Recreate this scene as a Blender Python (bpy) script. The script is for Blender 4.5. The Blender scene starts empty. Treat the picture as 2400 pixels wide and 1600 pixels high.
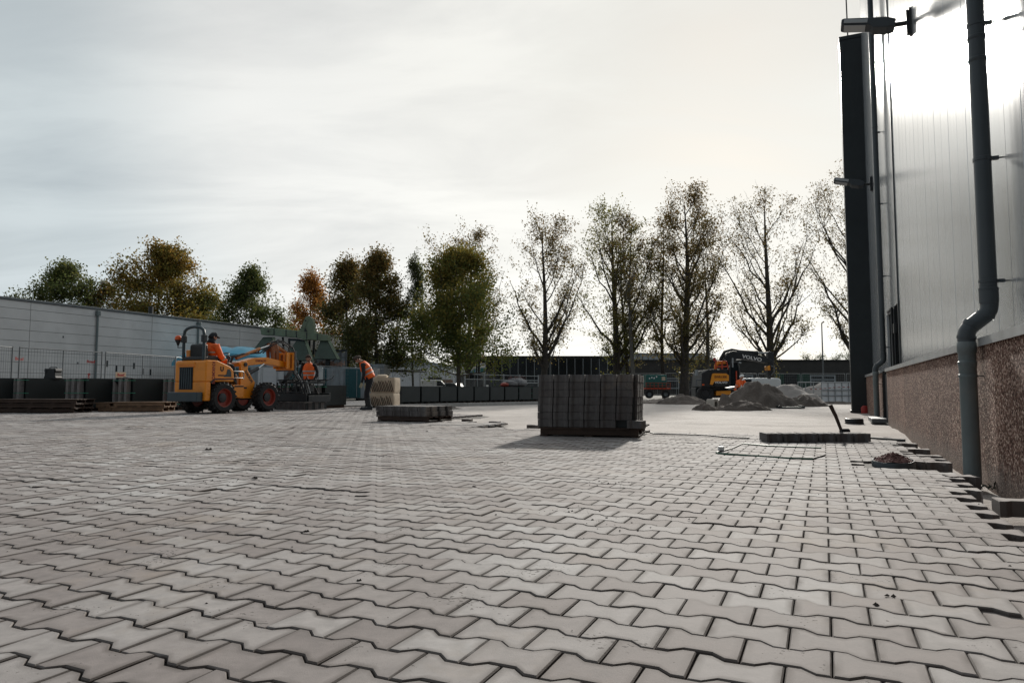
import bpy, bmesh, math, random
import numpy as np
from mathutils import Matrix, Vector, Euler
R = math.radians
random.seed(7)
RNG = np.random.default_rng(7)
S = bpy.context.scene
COL = S.collection

# ------------------------------------------------------------------ camera
CAM_H = 0.62
PITCH = math.atan(110 / 1600)
cam_d = bpy.data.cameras.new('camera')
cam_d.lens = 24.0
cam_d.sensor_width = 36.0
cam_d.clip_start = 0.05
cam_d.clip_end = 2000
cam = bpy.data.objects.new('camera', cam_d)
COL.objects.link(cam)
cam.location = (0, 0, CAM_H)
cam.rotation_euler = (R(90) + PITCH, 0, 0)
S.camera = cam

# ------------------------------------------------------------------ world, sun, exposure
SUN_AZ, SUN_EL = R(18.0), R(23.0)           # azimuth to the right of +Y
SUN_DIR = Vector((math.sin(SUN_AZ) * math.cos(SUN_EL), math.cos(SUN_AZ) * math.cos(SUN_EL), math.sin(SUN_EL)))
W = bpy.data.worlds.new('World')
S.world = W
W.use_nodes = True
nt = W.node_tree
nt.nodes.clear()
def wn(t, **kw):
    n = nt.nodes.new(t)
    for k, v in kw.items(): setattr(n, k, v)
    return n
w_out = wn('ShaderNodeOutputWorld')
sky = wn('ShaderNodeTexSky')
sky.sky_type = 'NISHITA'
sky.sun_disc = False
sky.sun_elevation = SUN_EL
sky.sun_rotation = SUN_AZ
sky.air_density = 1.0
sky.dust_density = 1.0
bg_sky = wn('ShaderNodeBackground')
bg_sky.inputs['Strength'].default_value = 0.05
nt.links.new(sky.outputs[0], bg_sky.inputs['Color'])
tc = wn('ShaderNodeTexCoord')
# thin veil of cloud that scatters the sun forward: brightness falls off with the angle from the sun
dot = wn('ShaderNodeVectorMath', operation='DOT_PRODUCT')
dot.inputs[1].default_value = SUN_DIR
nt.links.new(tc.outputs['Generated'], dot.inputs[0])
acos = wn('ShaderNodeMath', operation='ARCCOSINE')
nt.links.new(dot.outputs['Value'], acos.inputs[0])
div = wn('ShaderNodeMath', operation='DIVIDE')
div.inputs[1].default_value = math.pi
nt.links.new(acos.outputs[0], div.inputs[0])
ramp = wn('ShaderNodeValToRGB')
cr = ramp.color_ramp
cr.interpolation = 'EASE'
stops = [(0.0, (0.86, 0.85, 0.80)), (0.06, (0.88, 0.875, 0.825)), (0.11, (0.92, 0.915, 0.87)), (0.2, (0.86, 0.865, 0.84)),
         (0.28, (0.58, 0.64, 0.66)), (0.40, (0.46, 0.51, 0.545)), (0.6, (0.32, 0.36, 0.39)), (1.0, (0.19, 0.22, 0.25))]
while len(cr.elements) < len(stops): cr.elements.new(0.5)
for e, (p, c) in zip(cr.elements, stops):
    e.position = p
    e.color = (*c, 1)
nt.links.new(div.outputs[0], ramp.inputs[0])
# streaky cloud structure: project the direction on a flat layer
sep = wn('ShaderNodeSeparateXYZ')
nt.links.new(tc.outputs['Generated'], sep.inputs[0])
zc = wn('ShaderNodeMath', operation='MAXIMUM')
zc.inputs[1].default_value = 0.0
nt.links.new(sep.outputs['Z'], zc.inputs[0])
za = wn('ShaderNodeMath', operation='ADD')
za.inputs[1].default_value = 0.22
nt.links.new(zc.outputs[0], za.inputs[0])
dx = wn('ShaderNodeMath', operation='DIVIDE'); dy = wn('ShaderNodeMath', operation='DIVIDE')
nt.links.new(sep.outputs['X'], dx.inputs[0]); nt.links.new(za.outputs[0], dx.inputs[1])
nt.links.new(sep.outputs['Y'], dy.inputs[0]); nt.links.new(za.outputs[0], dy.inputs[1])
comb = wn('ShaderNodeCombineXYZ')
nt.links.new(dx.outputs[0], comb.inputs[0]); nt.links.new(dy.outputs[0], comb.inputs[1])
mp = wn('ShaderNodeMapping')
mp.inputs['Rotation'].default_value = (0, 0, R(-28))
mp.inputs['Scale'].default_value = (0.75, 1.9, 1)
mp.inputs['Location'].default_value = (1.3, 0.4, 0)
nt.links.new(comb.outputs[0], mp.inputs['Vector'])
ns = wn('ShaderNodeTexNoise')
ns.inputs['Scale'].default_value = 1.5
ns.inputs['Detail'].default_value = 9
ns.inputs['Roughness'].default_value = 0.56
ns.inputs['Distortion'].default_value = 0.5
nt.links.new(mp.outputs[0], ns.inputs['Vector'])
cov = wn('ShaderNodeMapRange')
cov.inputs['From Min'].default_value = 0.30
cov.inputs['From Max'].default_value = 0.60
cov.inputs['To Min'].default_value = 0.76
cov.inputs['To Max'].default_value = 0.97
nt.links.new(ns.outputs['Fac'], cov.inputs['Value'])
mod = wn('ShaderNodeMapRange')          # denser cloud is a little whiter
mod.inputs['From Min'].default_value = 0.25
mod.inputs['From Max'].default_value = 0.75
mod.inputs['To Min'].default_value = 0.94
mod.inputs['To Max'].default_value = 1.05
nt.links.new(ns.outputs['Fac'], mod.inputs['Value'])
bg_cloud = wn('ShaderNodeBackground')
nt.links.new(ramp.outputs[0], bg_cloud.inputs['Color'])
hz = wn('ShaderNodeMapRange')           # haze pales the sky towards the horizon all round
hz.inputs['From Min'].default_value = 0.0; hz.inputs['From Max'].default_value = 0.42
hz.inputs['To Min'].default_value = 1.20; hz.inputs['To Max'].default_value = 1.0
nt.links.new(zc.outputs[0], hz.inputs['Value'])
hm_w = wn('ShaderNodeMath', operation='MULTIPLY')
nt.links.new(mod.outputs[0], hm_w.inputs[0]); nt.links.new(hz.outputs[0], hm_w.inputs[1])
nt.links.new(hm_w.outputs[0], bg_cloud.inputs['Strength'])
mix = wn('ShaderNodeMixShader')
nt.links.new(cov.outputs[0], mix.inputs[0])
nt.links.new(bg_sky.outputs[0], mix.inputs[1])
nt.links.new(bg_cloud.outputs[0], mix.inputs[2])
nt.links.new(mix.outputs[0], w_out.inputs['Surface'])

sun_d = bpy.data.lights.new('sun', 'SUN')
sun_d.energy = 3.6
sun_d.angle = R(2.5)
sun_d.color = (1.0, 0.95, 0.87)
sun = bpy.data.objects.new('sun', sun_d)
COL.objects.link(sun)
sun.rotation_euler = SUN_DIR.to_track_quat('Z', 'Y').to_euler()
sun.location = (10, 30, 20)
S.view_settings.view_transform = 'Standard'
S.view_settings.look = 'None'
S.view_settings.exposure = 0.0
S.view_settings.gamma = 1.0
S.view_settings.use_curve_mapping = False
try:
    S.cycles.max_bounces = 8
    S.cycles.use_denoising = True
    S.cycles.caustics_reflective = False
    S.cycles.caustics_refractive = False
except Exception: pass

# ------------------------------------------------------------------ frame helpers
AZ = R(24.5)                                # the yard's own axis: paving rows and hall wall
CA, SA = math.cos(AZ), math.sin(AZ)
def Wp(xw, yw, z=0.0):                      # yard coordinates -> world
    return Vector((CA * xw + SA * yw, -SA * xw + CA * yw, z))
ROT = -AZ
CP, SP = math.cos(PITCH), math.sin(PITCH)
def proj(x, y, z):
    dz = z - CAM_H
    f = y * CP + dz * SP
    u = -y * SP + dz * CP
    if f < 0.05: return (-9999, 9999)
    return (1200 + 1600 * x / f, 800 - 1600 * u / f)
def at(px, py, Y):                          # the point at depth Y that the photograph shows at (px, py)
    a, b = (px - 1200) / 1600, (800 - py) / 1600
    d = Vector((a, CP - b * SP, SP + b * CP))
    k = Y / d.y
    return Vector((d.x * k, Y, CAM_H + d.z * k))
def gx(px, Y, z=0.0):                       # x of a ground point in column px at depth Y
    return (px - 1200) / 1600 * (Y * CP + (z - CAM_H) * SP)

# ------------------------------------------------------------------ object helpers
def link(o, parent=None):
    COL.objects.link(o)
    if parent is not None: o.parent = parent
    return o
def tag(o, label=None, cat=None, group=None, kind=None):
    if label: o['label'] = label
    if cat: o['category'] = cat
    if group: o['group'] = group
    if kind: o['kind'] = kind
    return o
def thing(name, label, cat, loc=(0, 0, 0), rz=0.0, group=None):
    o = bpy.data.objects.new(name, None)
    o.empty_display_size = 0.2
    COL.objects.link(o)
    o.location = loc
    o.rotation_euler = (0, 0, rz)
    return tag(o, label, cat, group)

class MB:
    """collects shapes of one mesh"""
    def __init__(s):
        s.v = []; s.f = []; s.m = []; s.mi = 0
    def add(s, vs, fs):
        n = len(s.v)
        s.v += [tuple(p) for p in vs]
        s.f += [tuple(i + n for i in f) for f in fs]
        s.m += [s.mi] * len(fs)
        return s
    def box(s, x0, x1, y0, y1, z0, z1, M=None):
        vs = [(x, y, z) for z in (z0, z1) for y in (y0, y1) for x in (x0, x1)]
        if M is not None: vs = [M @ Vector(p) for p in vs]
        return s.add(vs, [(0, 2, 3, 1), (4, 5, 7, 6), (0, 1, 5, 4), (2, 6, 7, 3), (0, 4, 6, 2), (1, 3, 7, 5)])
    def cbox(s, c, d, M=None):
        return s.box(c[0] - d[0] / 2, c[0] + d[0] / 2, c[1] - d[1] / 2, c[1] + d[1] / 2, c[2] - d[2] / 2, c[2] + d[2] / 2, M)
    def prism(s, pts, a, b, axis='y'):
        """2D outline extruded from a to b along axis; pts are (u, w): y: (x, z), x: (y, z), z: (x, y)"""
        n = len(pts)
        def p3(p, k):
            return {'y': (p[0], k, p[1]), 'x': (k, p[0], p[1]), 'z': (p[0], p[1], k)}[axis]
        vs = [p3(p, a) for p in pts] + [p3(p, b) for p in pts]
        fs = [tuple(range(n)), tuple(range(2 * n - 1, n - 1, -1))]
        fs += [(i, i + n, (i + 1) % n + n, (i + 1) % n) for i in range(n)]
        return s.add(vs, fs)
    def loft(s, rings, cap=True, close=True):
        n = len(rings[0])
        vs = [p for r in rings for p in r]
        fs = []
        for k in range(len(rings) - 1):
            for i in range(n if close else n - 1):
                j = (i + 1) % n
                fs.append((k * n + i, k * n + j, (k + 1) * n + j, (k + 1) * n + i))
        if cap and close:
            fs.append(tuple(range(n - 1, -1, -1)))
            fs.append(tuple((len(rings) - 1) * n + i for i in range(n)))
        return s.add(vs, fs)
    def tube(s, pts, r, seg=8, cap=True):
        pts = [Vector(p) for p in pts]
        rs = r if isinstance(r, (list, tuple)) else [r] * len(pts)
        rings = []
        up = None
        for i, p in enumerate(pts):
            if i == 0: t = pts[1] - p
            elif i == len(pts) - 1: t = p - pts[-2]
            else: t = (pts[i + 1] - p).normalized() + (p - pts[i - 1]).normalized()
            if t.length < 1e-9: t = Vector((0, 0, 1))
            t.normalize()
            if up is None:
                up = Vector((0, 0, 1)) if abs(t.z) < 0.9 else Vector((0, 1, 0))
            a = t.cross(up)
            if a.length < 1e-6: a = t.cross(Vector((1, 0, 0)))
            a.normalize()
            b = a.cross(t).normalized()
            up = b
            rings.append([p + rs[i] * (math.cos(2 * math.pi * k / seg) * a + math.sin(2 * math.pi * k / seg) * b) for k in range(seg)])
        return s.loft(rings, cap)
    def cyl(s, p0, p1, r0, r1=None, seg=16):
        return s.tube([p0, p1], [r0, r0 if r1 is None else r1], seg)
    def lathe(s, prof, c=(0, 0, 0), axis='z', seg=20, cap=True):
        """prof: (radius, height) pairs"""
        rings = []
        for r, h in prof:
            ring = []
            for k in range(seg):
                a = 2 * math.pi * k / seg
                u, w = r * math.cos(a), r * math.sin(a)
                p = {'z': (u, w, h), 'x': (h, u, w), 'y': (w, h, u)}[axis]
                ring.append((p[0] + c[0], p[1] + c[1], p[2] + c[2]))
            rings.append(ring)
        return s.loft(rings, cap)
    def ball(s, c, r, seg=10, rings=7, M=None):
        rx, ry, rz = r if isinstance(r, (tuple, list)) else (r, r, r)
        rr = []
        for i in range(rings + 1):
            th = math.pi * (0.02 + 0.96 * i / rings)
            ring = [Vector((rx * math.sin(th) * math.cos(2 * math.pi * k / seg), ry * math.sin(th) * math.sin(2 * math.pi * k / seg), -rz * math.cos(th))) for k in range(seg)]
            if M is not None: ring = [M @ p for p in ring]
            rr.append([p + Vector(c) for p in ring])
        return s.loft(rr)
    def mesh(s, name):
        me = bpy.data.meshes.new(name)
        me.from_pydata(s.v, [], s.f)
        me.update()
        bm = bmesh.new(); bm.from_mesh(me)
        bmesh.ops.recalc_face_normals(bm, faces=bm.faces)
        bm.to_mesh(me); bm.free()
        return me
    def build(s, name, mat, parent=None, smooth=False, bevel=0.0, loc=None, rot=None, off=None, seg=2):
        if off is not None:
            o_ = Vector(off)
            s.v = [tuple(Vector(p) - o_) for p in s.v]
        me = s.mesh(name)
        mats = mat if isinstance(mat, (list, tuple)) else [mat]
        for m in mats: me.materials.append(m)
        if len(mats) > 1: me.polygons.foreach_set('material_index', s.m)
        if smooth:
            me.polygons.foreach_set('use_smooth', [True] * len(me.polygons))
            if smooth != 'all':
                try: me.set_sharp_from_angle(angle=R(38))
                except Exception: pass
        o = bpy.data.objects.new(name, me)
        link(o, parent)
        if loc is not None: o.location = loc
        if rot is not None: o.rotation_euler = rot
        if bevel:
            b = o.modifiers.new('bevel', 'BEVEL')
            b.width = bevel; b.segments = seg; b.limit_method = 'ANGLE'; b.angle_limit = R(35)
            b.harden_normals = False
        return o

def np_mesh(name, verts, faces_flat, starts, totals, mats, attr=None, smooth=False, rim=None):
    me = bpy.data.meshes.new(name)
    me.vertices.add(len(verts)); me.vertices.foreach_set('co', np.asarray(verts, np.float32).ravel())
    me.loops.add(len(faces_flat)); me.loops.foreach_set('vertex_index', np.asarray(faces_flat, np.int32))
    me.polygons.add(len(starts))
    me.polygons.foreach_set('loop_start', np.asarray(starts, np.int32))
    try: me.polygons.foreach_set('loop_total', np.asarray(totals, np.int32))
    except Exception: pass
    for m in mats: me.materials.append(m)
    if attr is not None:
        a = me.attributes.new('rnd', 'FLOAT', 'FACE')
        a.data.foreach_set('value', np.asarray(attr, np.float32))
    if rim is not None:
        a = me.attributes.new('rim', 'FLOAT', 'POINT')
        a.data.foreach_set('value', np.asarray(rim, np.float32))
    me.polygons.foreach_set('use_smooth', np.zeros(len(starts), dtype=bool))
    me.update(calc_edges=True)
    return me

# ------------------------------------------------------------------ materials
MATS = {}
def M(name, col=(0.5, 0.5, 0.5), rough=0.6, metal=0.0, var=0.18, scale=6.0, bump=0.0, bscale=40.0, dirt=None, dscale=3.0, damt=0.5, spec=0.5, coat=0.0, coord='Object'):
    if name in MATS: return MATS[name]
    m = bpy.data.materials.new(name)
    m.use_nodes = True
    t = m.node_tree
    b = t.nodes['Principled BSDF']
    b.inputs['Roughness'].default_value = rough
    b.inputs['Metallic'].default_value = metal
    b.inputs['Specular IOR Level'].default_value = spec
    if coat: b.inputs['Coat Weight'].default_value = coat
    tc = t.nodes.new('ShaderNodeTexCoord')
    n = t.nodes.new('ShaderNodeTexNoise')
    n.inputs['Scale'].default_value = scale
    n.inputs['Detail'].default_value = 6
    t.links.new(tc.outputs[coord], n.inputs['Vector'])
    mr = t.nodes.new('ShaderNodeMapRange')
    mr.inputs['From Min'].default_value = 0.25; mr.inputs['From Max'].default_value = 0.75
    mr.inputs['To Min'].default_value = 1 - var; mr.inputs['To Max'].default_value = 1 + var
    t.links.new(n.outputs['Fac'], mr.inputs['Value'])
    vm = t.nodes.new('ShaderNodeVectorMath'); vm.operation = 'SCALE'
    vm.inputs[0].default_value = col
    t.links.new(mr.outputs[0], vm.inputs['Scale'])
    last = vm.outputs[0]
    if dirt is not None:
        n2 = t.nodes.new('ShaderNodeTexNoise')
        n2.inputs['Scale'].default_value = dscale; n2.inputs['Detail'].default_value = 8; n2.inputs['Roughness'].default_value = 0.7
        t.links.new(tc.outputs[coord], n2.inputs['Vector'])
        r2 = t.nodes.new('ShaderNodeMapRange')
        r2.inputs['From Min'].default_value = 0.48; r2.inputs['From Max'].default_value = 0.72
        r2.inputs['To Max'].default_value = damt
        t.links.new(n2.outputs['Fac'], r2.inputs['Value'])
        mx = t.nodes.new('ShaderNodeMix'); mx.data_type = 'RGBA'
        t.links.new(r2.outputs[0], mx.inputs['Factor'])
        t.links.new(last, mx.inputs[6])
        mx.inputs[7].default_value = (*dirt, 1)
        last = mx.outputs[2]
    t.links.new(last, b.inputs['Base Color'])
    if bump:
        n3 = t.nodes.new('ShaderNodeTexNoise')
        n3.inputs['Scale'].default_value = bscale; n3.inputs['Detail'].default_value = 5
        t.links.new(tc.outputs[coord], n3.inputs['Vector'])
        bp = t.nodes.new('ShaderNodeBump')
        bp.inputs['Strength'].default_value = bump; bp.inputs['Distance'].default_value = 0.01
        t.links.new(n3.outputs['Fac'], bp.inputs['Height'])
        t.links.new(bp.outputs[0], b.inputs['Normal'])
    MATS[name] = m
    return m

def m_paver(name='paver_concrete', k=1.0):
    m = bpy.data.materials.new(name); m.use_nodes = True
    t = m.node_tree; b = t.nodes['Principled BSDF']; N = t.nodes.new; L = t.links.new
    at_ = N('ShaderNodeAttribute'); at_.attribute_name = 'rnd'
    geo = N('ShaderNodeNewGeometry')
    r = N('ShaderNodeValToRGB')
    st = [(0.0, (0.150, 0.126, 0.118)), (0.35, (0.220, 0.194, 0.184)), (0.7, (0.292, 0.272, 0.262)), (1.0, (0.410, 0.400, 0.392))]
    while len(r.color_ramp.elements) < 4: r.color_ramp.elements.new(0.5)
    for e, (p, c) in zip(r.color_ramp.elements, st): e.position = p; e.color = (*[q * k for q in c], 1)
    big = N('ShaderNodeTexNoise'); big.inputs['Scale'].default_value = 0.55; big.inputs['Detail'].default_value = 3
    L(geo.outputs['Position'], big.inputs['Vector'])
    ad = N('ShaderNodeMath'); ad.operation = 'MULTIPLY_ADD'; ad.inputs[1].default_value = 2.4; ad.inputs[2].default_value = -0.70
    L(big.outputs['Fac'], ad.inputs[0])
    mm = N('ShaderNodeMix'); mm.data_type = 'FLOAT'; mm.inputs[0].default_value = 0.5
    L(ad.outputs[0], mm.inputs[2]); L(at_.outputs['Fac'], mm.inputs[3])
    L(mm.outputs[0], r.inputs[0])
    # mottling inside a stone
    mo = N('ShaderNodeTexNoise'); mo.inputs['Scale'].default_value = 14; mo.inputs['Detail'].default_value = 8; mo.inputs['Roughness'].default_value = 0.65
    L(geo.outputs['Position'], mo.inputs['Vector'])
    mr = N('ShaderNodeMapRange'); mr.inputs['From Min'].default_value = 0.3; mr.inputs['From Max'].default_value = 0.7; mr.inputs['To Min'].default_value = 0.78; mr.inputs['To Max'].default_value = 1.2
    L(mo.outputs['Fac'], mr.inputs['Value'])
    vs = N('ShaderNodeVectorMath'); vs.operation = 'SCALE'; L(r.outputs[0], vs.inputs[0]); L(mr.outputs[0], vs.inputs['Scale'])
    # spilled sand, brownish patches
    sn = N('ShaderNodeTexNoise'); sn.inputs['Scale'].default_value = 1.1; sn.inputs['Detail'].default_value = 7; sn.inputs['Roughness'].default_value = 0.72
    L(geo.outputs['Position'], sn.inputs['Vector'])
    sr = N('ShaderNodeMapRange'); sr.inputs['From Min'].default_value = 0.53; sr.inputs['From Max'].default_value = 0.78; sr.inputs['To Max'].default_value = 0.7
    L(sn.outputs['Fac'], sr.inputs['Value'])
    mx = N('ShaderNodeMix'); mx.data_type = 'RGBA'; L(sr.outputs[0], mx.inputs[0]); L(vs.outputs[0], mx.inputs[6]); mx.inputs[7].default_value = (0.31, 0.235, 0.17, 1)
    # grime gathered along the rims; side faces also darkened to paint in joint shade
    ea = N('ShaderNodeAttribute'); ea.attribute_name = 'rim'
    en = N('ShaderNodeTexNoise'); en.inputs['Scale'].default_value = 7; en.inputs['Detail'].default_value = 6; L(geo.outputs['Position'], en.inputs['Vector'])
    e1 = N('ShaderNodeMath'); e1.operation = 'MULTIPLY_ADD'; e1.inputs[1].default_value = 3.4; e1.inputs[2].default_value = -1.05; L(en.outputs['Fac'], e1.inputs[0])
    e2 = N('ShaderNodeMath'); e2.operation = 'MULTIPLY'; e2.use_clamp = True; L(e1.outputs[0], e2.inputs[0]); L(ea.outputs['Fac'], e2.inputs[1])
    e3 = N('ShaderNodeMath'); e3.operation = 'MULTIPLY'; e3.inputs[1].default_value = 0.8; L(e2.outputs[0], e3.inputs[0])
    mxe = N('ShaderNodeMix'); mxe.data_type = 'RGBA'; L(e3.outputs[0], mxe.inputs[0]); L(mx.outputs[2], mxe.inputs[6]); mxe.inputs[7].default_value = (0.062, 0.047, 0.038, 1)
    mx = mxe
    # dark specks of soil
    sp = N('ShaderNodeTexNoise'); sp.inputs['Scale'].default_value = 75; sp.inputs['Detail'].default_value = 2
    L(geo.outputs['Position'], sp.inputs['Vector'])
    sp2 = N('ShaderNodeTexNoise'); sp2.inputs['Scale'].default_value = 3.3; sp2.inputs['Detail'].default_value = 4
    L(geo.outputs['Position'], sp2.inputs['Vector'])
    ml = N('ShaderNodeMath'); ml.operation = 'MULTIPLY'; L(sp.outputs['Fac'], ml.inputs[0]); L(sp2.outputs['Fac'], ml.inputs[1])
    sq = N('ShaderNodeMapRange'); sq.inputs['From Min'].default_value = 0.385; sq.inputs['From Max'].default_value = 0.41; sq.inputs['To Max'].default_value = 0.8
    L(ml.outputs[0], sq.inputs['Value'])
    mx2 = N('ShaderNodeMix'); mx2.data_type = 'RGBA'; L(sq.outputs[0], mx2.inputs[0]); L(mx.outputs[2], mx2.inputs[6]); mx2.inputs[7].default_value = (0.05, 0.04, 0.035, 1)
    L(mx2.outputs[2], b.inputs['Base Color'])
    rr = N('ShaderNodeMapRange'); rr.inputs['To Min'].default_value = 0.76; rr.inputs['To Max'].default_value = 0.92
    b.inputs['Specular IOR Level'].default_value = 0.6
    L(mo.outputs['Fac'], rr.inputs['Value']); L(rr.outputs[0], b.inputs['Roughness'])
    gr = N('ShaderNodeTexNoise'); gr.inputs['Scale'].default_value = 320; gr.inputs['Detail'].default_value = 3
    L(geo.outputs['Position'], gr.inputs['Vector'])
    bp = N('ShaderNodeBump'); bp.inputs['Strength'].default_value = 0.35; bp.inputs['Distance'].default_value = 0.002
    L(gr.outputs['Fac'], bp.inputs['Height']); L(bp.outputs[0], b.inputs['Normal'])
    return m
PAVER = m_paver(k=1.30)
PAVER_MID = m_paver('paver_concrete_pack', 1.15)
PAVER_DARK = m_paver('paver_concrete_shaded', 0.42)  # same concrete darkened, painting in the shade on backlit stacked pavers

def m_sand(name, c0, c1, bumpd=0.02):
    m = bpy.data.materials.new(name); m.use_nodes = True
    t = m.node_tree; b = t.nodes['Principled BSDF']; N = t.nodes.new; L = t.links.new
    geo = N('ShaderNodeNewGeometry')
    n1 = N('ShaderNodeTexNoise'); n1.inputs['Scale'].default_value = 0.9; n1.inputs['Detail'].default_value = 9; n1.inputs['Roughness'].default_value = 0.66
    L(geo.outputs['Position'], n1.inputs['Vector'])
    r = N('ShaderNodeValToRGB'); r.color_ramp.elements[0].position = 0.32; r.color_ramp.elements[1].position = 0.66
    r.color_ramp.elements[0].color = (*c0, 1); r.color_ramp.elements[1].color = (*c1, 1)
    L(n1.outputs['Fac'], r.inputs[0])
    mps = N('ShaderNodeMapping'); mps.inputs['Rotation'].default_value = (0, 0, 0.25); mps.inputs['Scale'].default_value = (0.9, 2.6, 1); L(geo.outputs['Position'], mps.inputs[0])
    n5 = N('ShaderNodeTexNoise'); n5.inputs['Scale'].default_value = 1.6; n5.inputs['Detail'].default_value = 10; n5.inputs['Roughness'].default_value = 0.75; n5.inputs['Distortion'].default_value = 0.8
    L(mps.outputs[0], n5.inputs['Vector'])
    r5 = N('ShaderNodeMapRange'); r5.inputs['From Min'].default_value = 0.57; r5.inputs['From Max'].default_value = 0.68; r5.inputs['To Max'].default_value = 0.55; L(n5.outputs['Fac'], r5.inputs['Value'])
    m5 = N('ShaderNodeMix'); m5.data_type = 'RGBA'; L(r5.outputs[0], m5.inputs[0]); L(r.outputs[0], m5.inputs[6]); m5.inputs[7].default_value = (c0[0] * 0.55, c0[1] * 0.5, c0[2] * 0.47, 1)
    L(m5.outputs[2], b.inputs['Base Color'])
    b.inputs['Roughness'].default_value = 0.85
    n2 = N('ShaderNodeTexNoise'); n2.inputs['Scale'].default_value = 18; n2.inputs['Detail'].default_value = 8; n2.inputs['Roughness'].default_value = 0.7
    L(geo.outputs['Position'], n2.inputs['Vector'])
    bp = N('ShaderNodeBump'); bp.inputs['Strength'].default_value = 0.8; bp.inputs['Distance'].default_value = bumpd
    L(n2.outputs['Fac'], bp.inputs['Height']); L(bp.outputs[0], b.inputs['Normal'])
    return m
SAND = m_sand('pale_sand', (0.37, 0.325, 0.295), (0.50, 0.455, 0.42))
SOIL = m_sand('dark_soil', (0.060, 0.047, 0.038), (0.15, 0.12, 0.10), 0.05)
LSAND = m_sand('light_sand', (0.26, 0.23, 0.21), (0.36, 0.325, 0.30), 0.02)
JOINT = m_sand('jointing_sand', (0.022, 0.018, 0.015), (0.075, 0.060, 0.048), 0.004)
GROUND = m_sand('bare_ground', (0.07, 0.065, 0.055), (0.14, 0.13, 0.11), 0.05)

def m_exposed():                             # washed brown gravel concrete
    m = bpy.data.materials.new('washed_gravel_concrete'); m.use_nodes = True
    t = m.node_tree; b = t.nodes['Principled BSDF']; N = t.nodes.new; L = t.links.new
    geo = N('ShaderNodeNewGeometry')
    v = N('ShaderNodeTexVoronoi'); v.inputs['Scale'].default_value = 78
    L(geo.outputs['Position'], v.inputs['Vector'])
    sepc = N('ShaderNodeSeparateColor'); L(v.outputs['Color'], sepc.inputs[0])
    r = N('ShaderNodeValToRGB')
    st = [(0.0, (0.036, 0.018, 0.013)), (0.45, (0.140, 0.078, 0.059)), (0.75, (0.25, 0.155, 0.122)), (0.95, (0.58, 0.44, 0.36))]
    while len(r.color_ramp.elements) < 4: r.color_ramp.elements.new(0.5)
    for e, (p, c) in zip(r.color_ramp.elements, st): e.position = p; e.color = (*c, 1)
    L(sepc.outputs[0], r.inputs[0])
    n1 = N('ShaderNodeTexNoise'); n1.inputs['Scale'].default_value = 1.6; n1.inputs['Detail'].default_value = 6
    L(geo.outputs['Position'], n1.inputs['Vector'])
    mr = N('ShaderNodeMapRange'); mr.inputs['From Min'].default_value = 0.3; mr.inputs['From Max'].default_value = 0.7; mr.inputs['To Min'].default_value = 0.75; mr.inputs['To Max'].default_value = 1.2
    L(n1.outputs['Fac'], mr.inputs['Value'])
    vs = N('ShaderNodeVectorMath'); vs.operation = 'SCALE'; L(r.outputs[0], vs.inputs[0]); L(mr.outputs[0], vs.inputs['Scale'])
    # mud splashed up from the ground, streaky, only low down
    sp = N('ShaderNodeSeparateXYZ'); L(geo.outputs['Position'], sp.inputs[0])
    n4 = N('ShaderNodeTexNoise'); n4.inputs['Scale'].default_value = 9; n4.inputs['Detail'].default_value = 5
    mp4 = N('ShaderNodeMapping'); mp4.inputs['Scale'].default_value = (3, 3, 0.4); L(geo.outputs['Position'], mp4.inputs[0]); L(mp4.outputs[0], n4.inputs['Vector'])
    su = N('ShaderNodeMath'); su.operation = 'MULTIPLY_ADD'; su.inputs[1].default_value = 0.5; su.inputs[2].default_value = -0.13; L(n4.outputs['Fac'], su.inputs[0])
    gt = N('ShaderNodeMath'); gt.operation = 'SUBTRACT'; L(su.outputs[0], gt.inputs[0]); L(sp.outputs['Z'], gt.inputs[1])
    mr4 = N('ShaderNodeMapRange'); mr4.inputs['From Max'].default_value = 0.12; mr4.inputs['To Max'].default_value = 0.6; L(gt.outputs[0], mr4.inputs['Value'])
    mx = N('ShaderNodeMix'); mx.data_type = 'RGBA'; L(mr4.outputs[0], mx.inputs[0]); L(vs.outputs[0], mx.inputs[6]); mx.inputs[7].default_value = (0.23, 0.19, 0.165, 1)
    L(mx.outputs[2], b.inputs['Base Color'])
    b.inputs['Roughness'].default_value = 0.8
    b.inputs['Specular IOR Level'].default_value = 0.12
    bp = N('ShaderNodeBump'); bp.inputs['Strength'].default_value = 0.6; bp.inputs['Distance'].default_value = 0.006; bp.invert = True
    L(v.outputs['Distance'], bp.inputs['Height']); L(bp.outputs[0], b.inputs['Normal'])
    return m
GRAVELC = m_exposed()

def m_clad():                                # silver coated steel sandwich panel with micro ribs
    m = bpy.data.materials.new('silver_coated_steel'); m.use_nodes = True
    t = m.node_tree; b = t.nodes['Principled BSDF']; N = t.nodes.new; L = t.links.new
    tc = N('ShaderNodeTexCoord')
    b.inputs['Metallic'].default_value = 0.55
    mp = N('ShaderNodeMapping'); mp.inputs['Scale'].default_value = (6, 6, 0.15); L(tc.outputs['Object'], mp.inputs[0])
    n = N('ShaderNodeTexNoise'); n.inputs['Scale'].default_value = 2.0; n.inputs['Detail'].default_value = 6; L(mp.outputs[0], n.inputs['Vector'])
    r = N('ShaderNodeValToRGB'); r.color_ramp.elements[0].position = 0.3; r.color_ramp.elements[1].position = 0.7
    r.color_ramp.elements[0].color = (0.43, 0.455, 0.475, 1); r.color_ramp.elements[1].color = (0.49, 0.515, 0.535, 1)
    L(n.outputs['Fac'], r.inputs[0]); L(r.outputs[0], b.inputs['Base Color'])
    mr = N('ShaderNodeMapRange'); mr.inputs['To Min'].default_value = 0.17; mr.inputs['To Max'].default_value = 0.24; L(n.outputs['Fac'], mr.inputs['Value']); L(mr.outputs[0], b.inputs['Roughness'])
    return m
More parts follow.
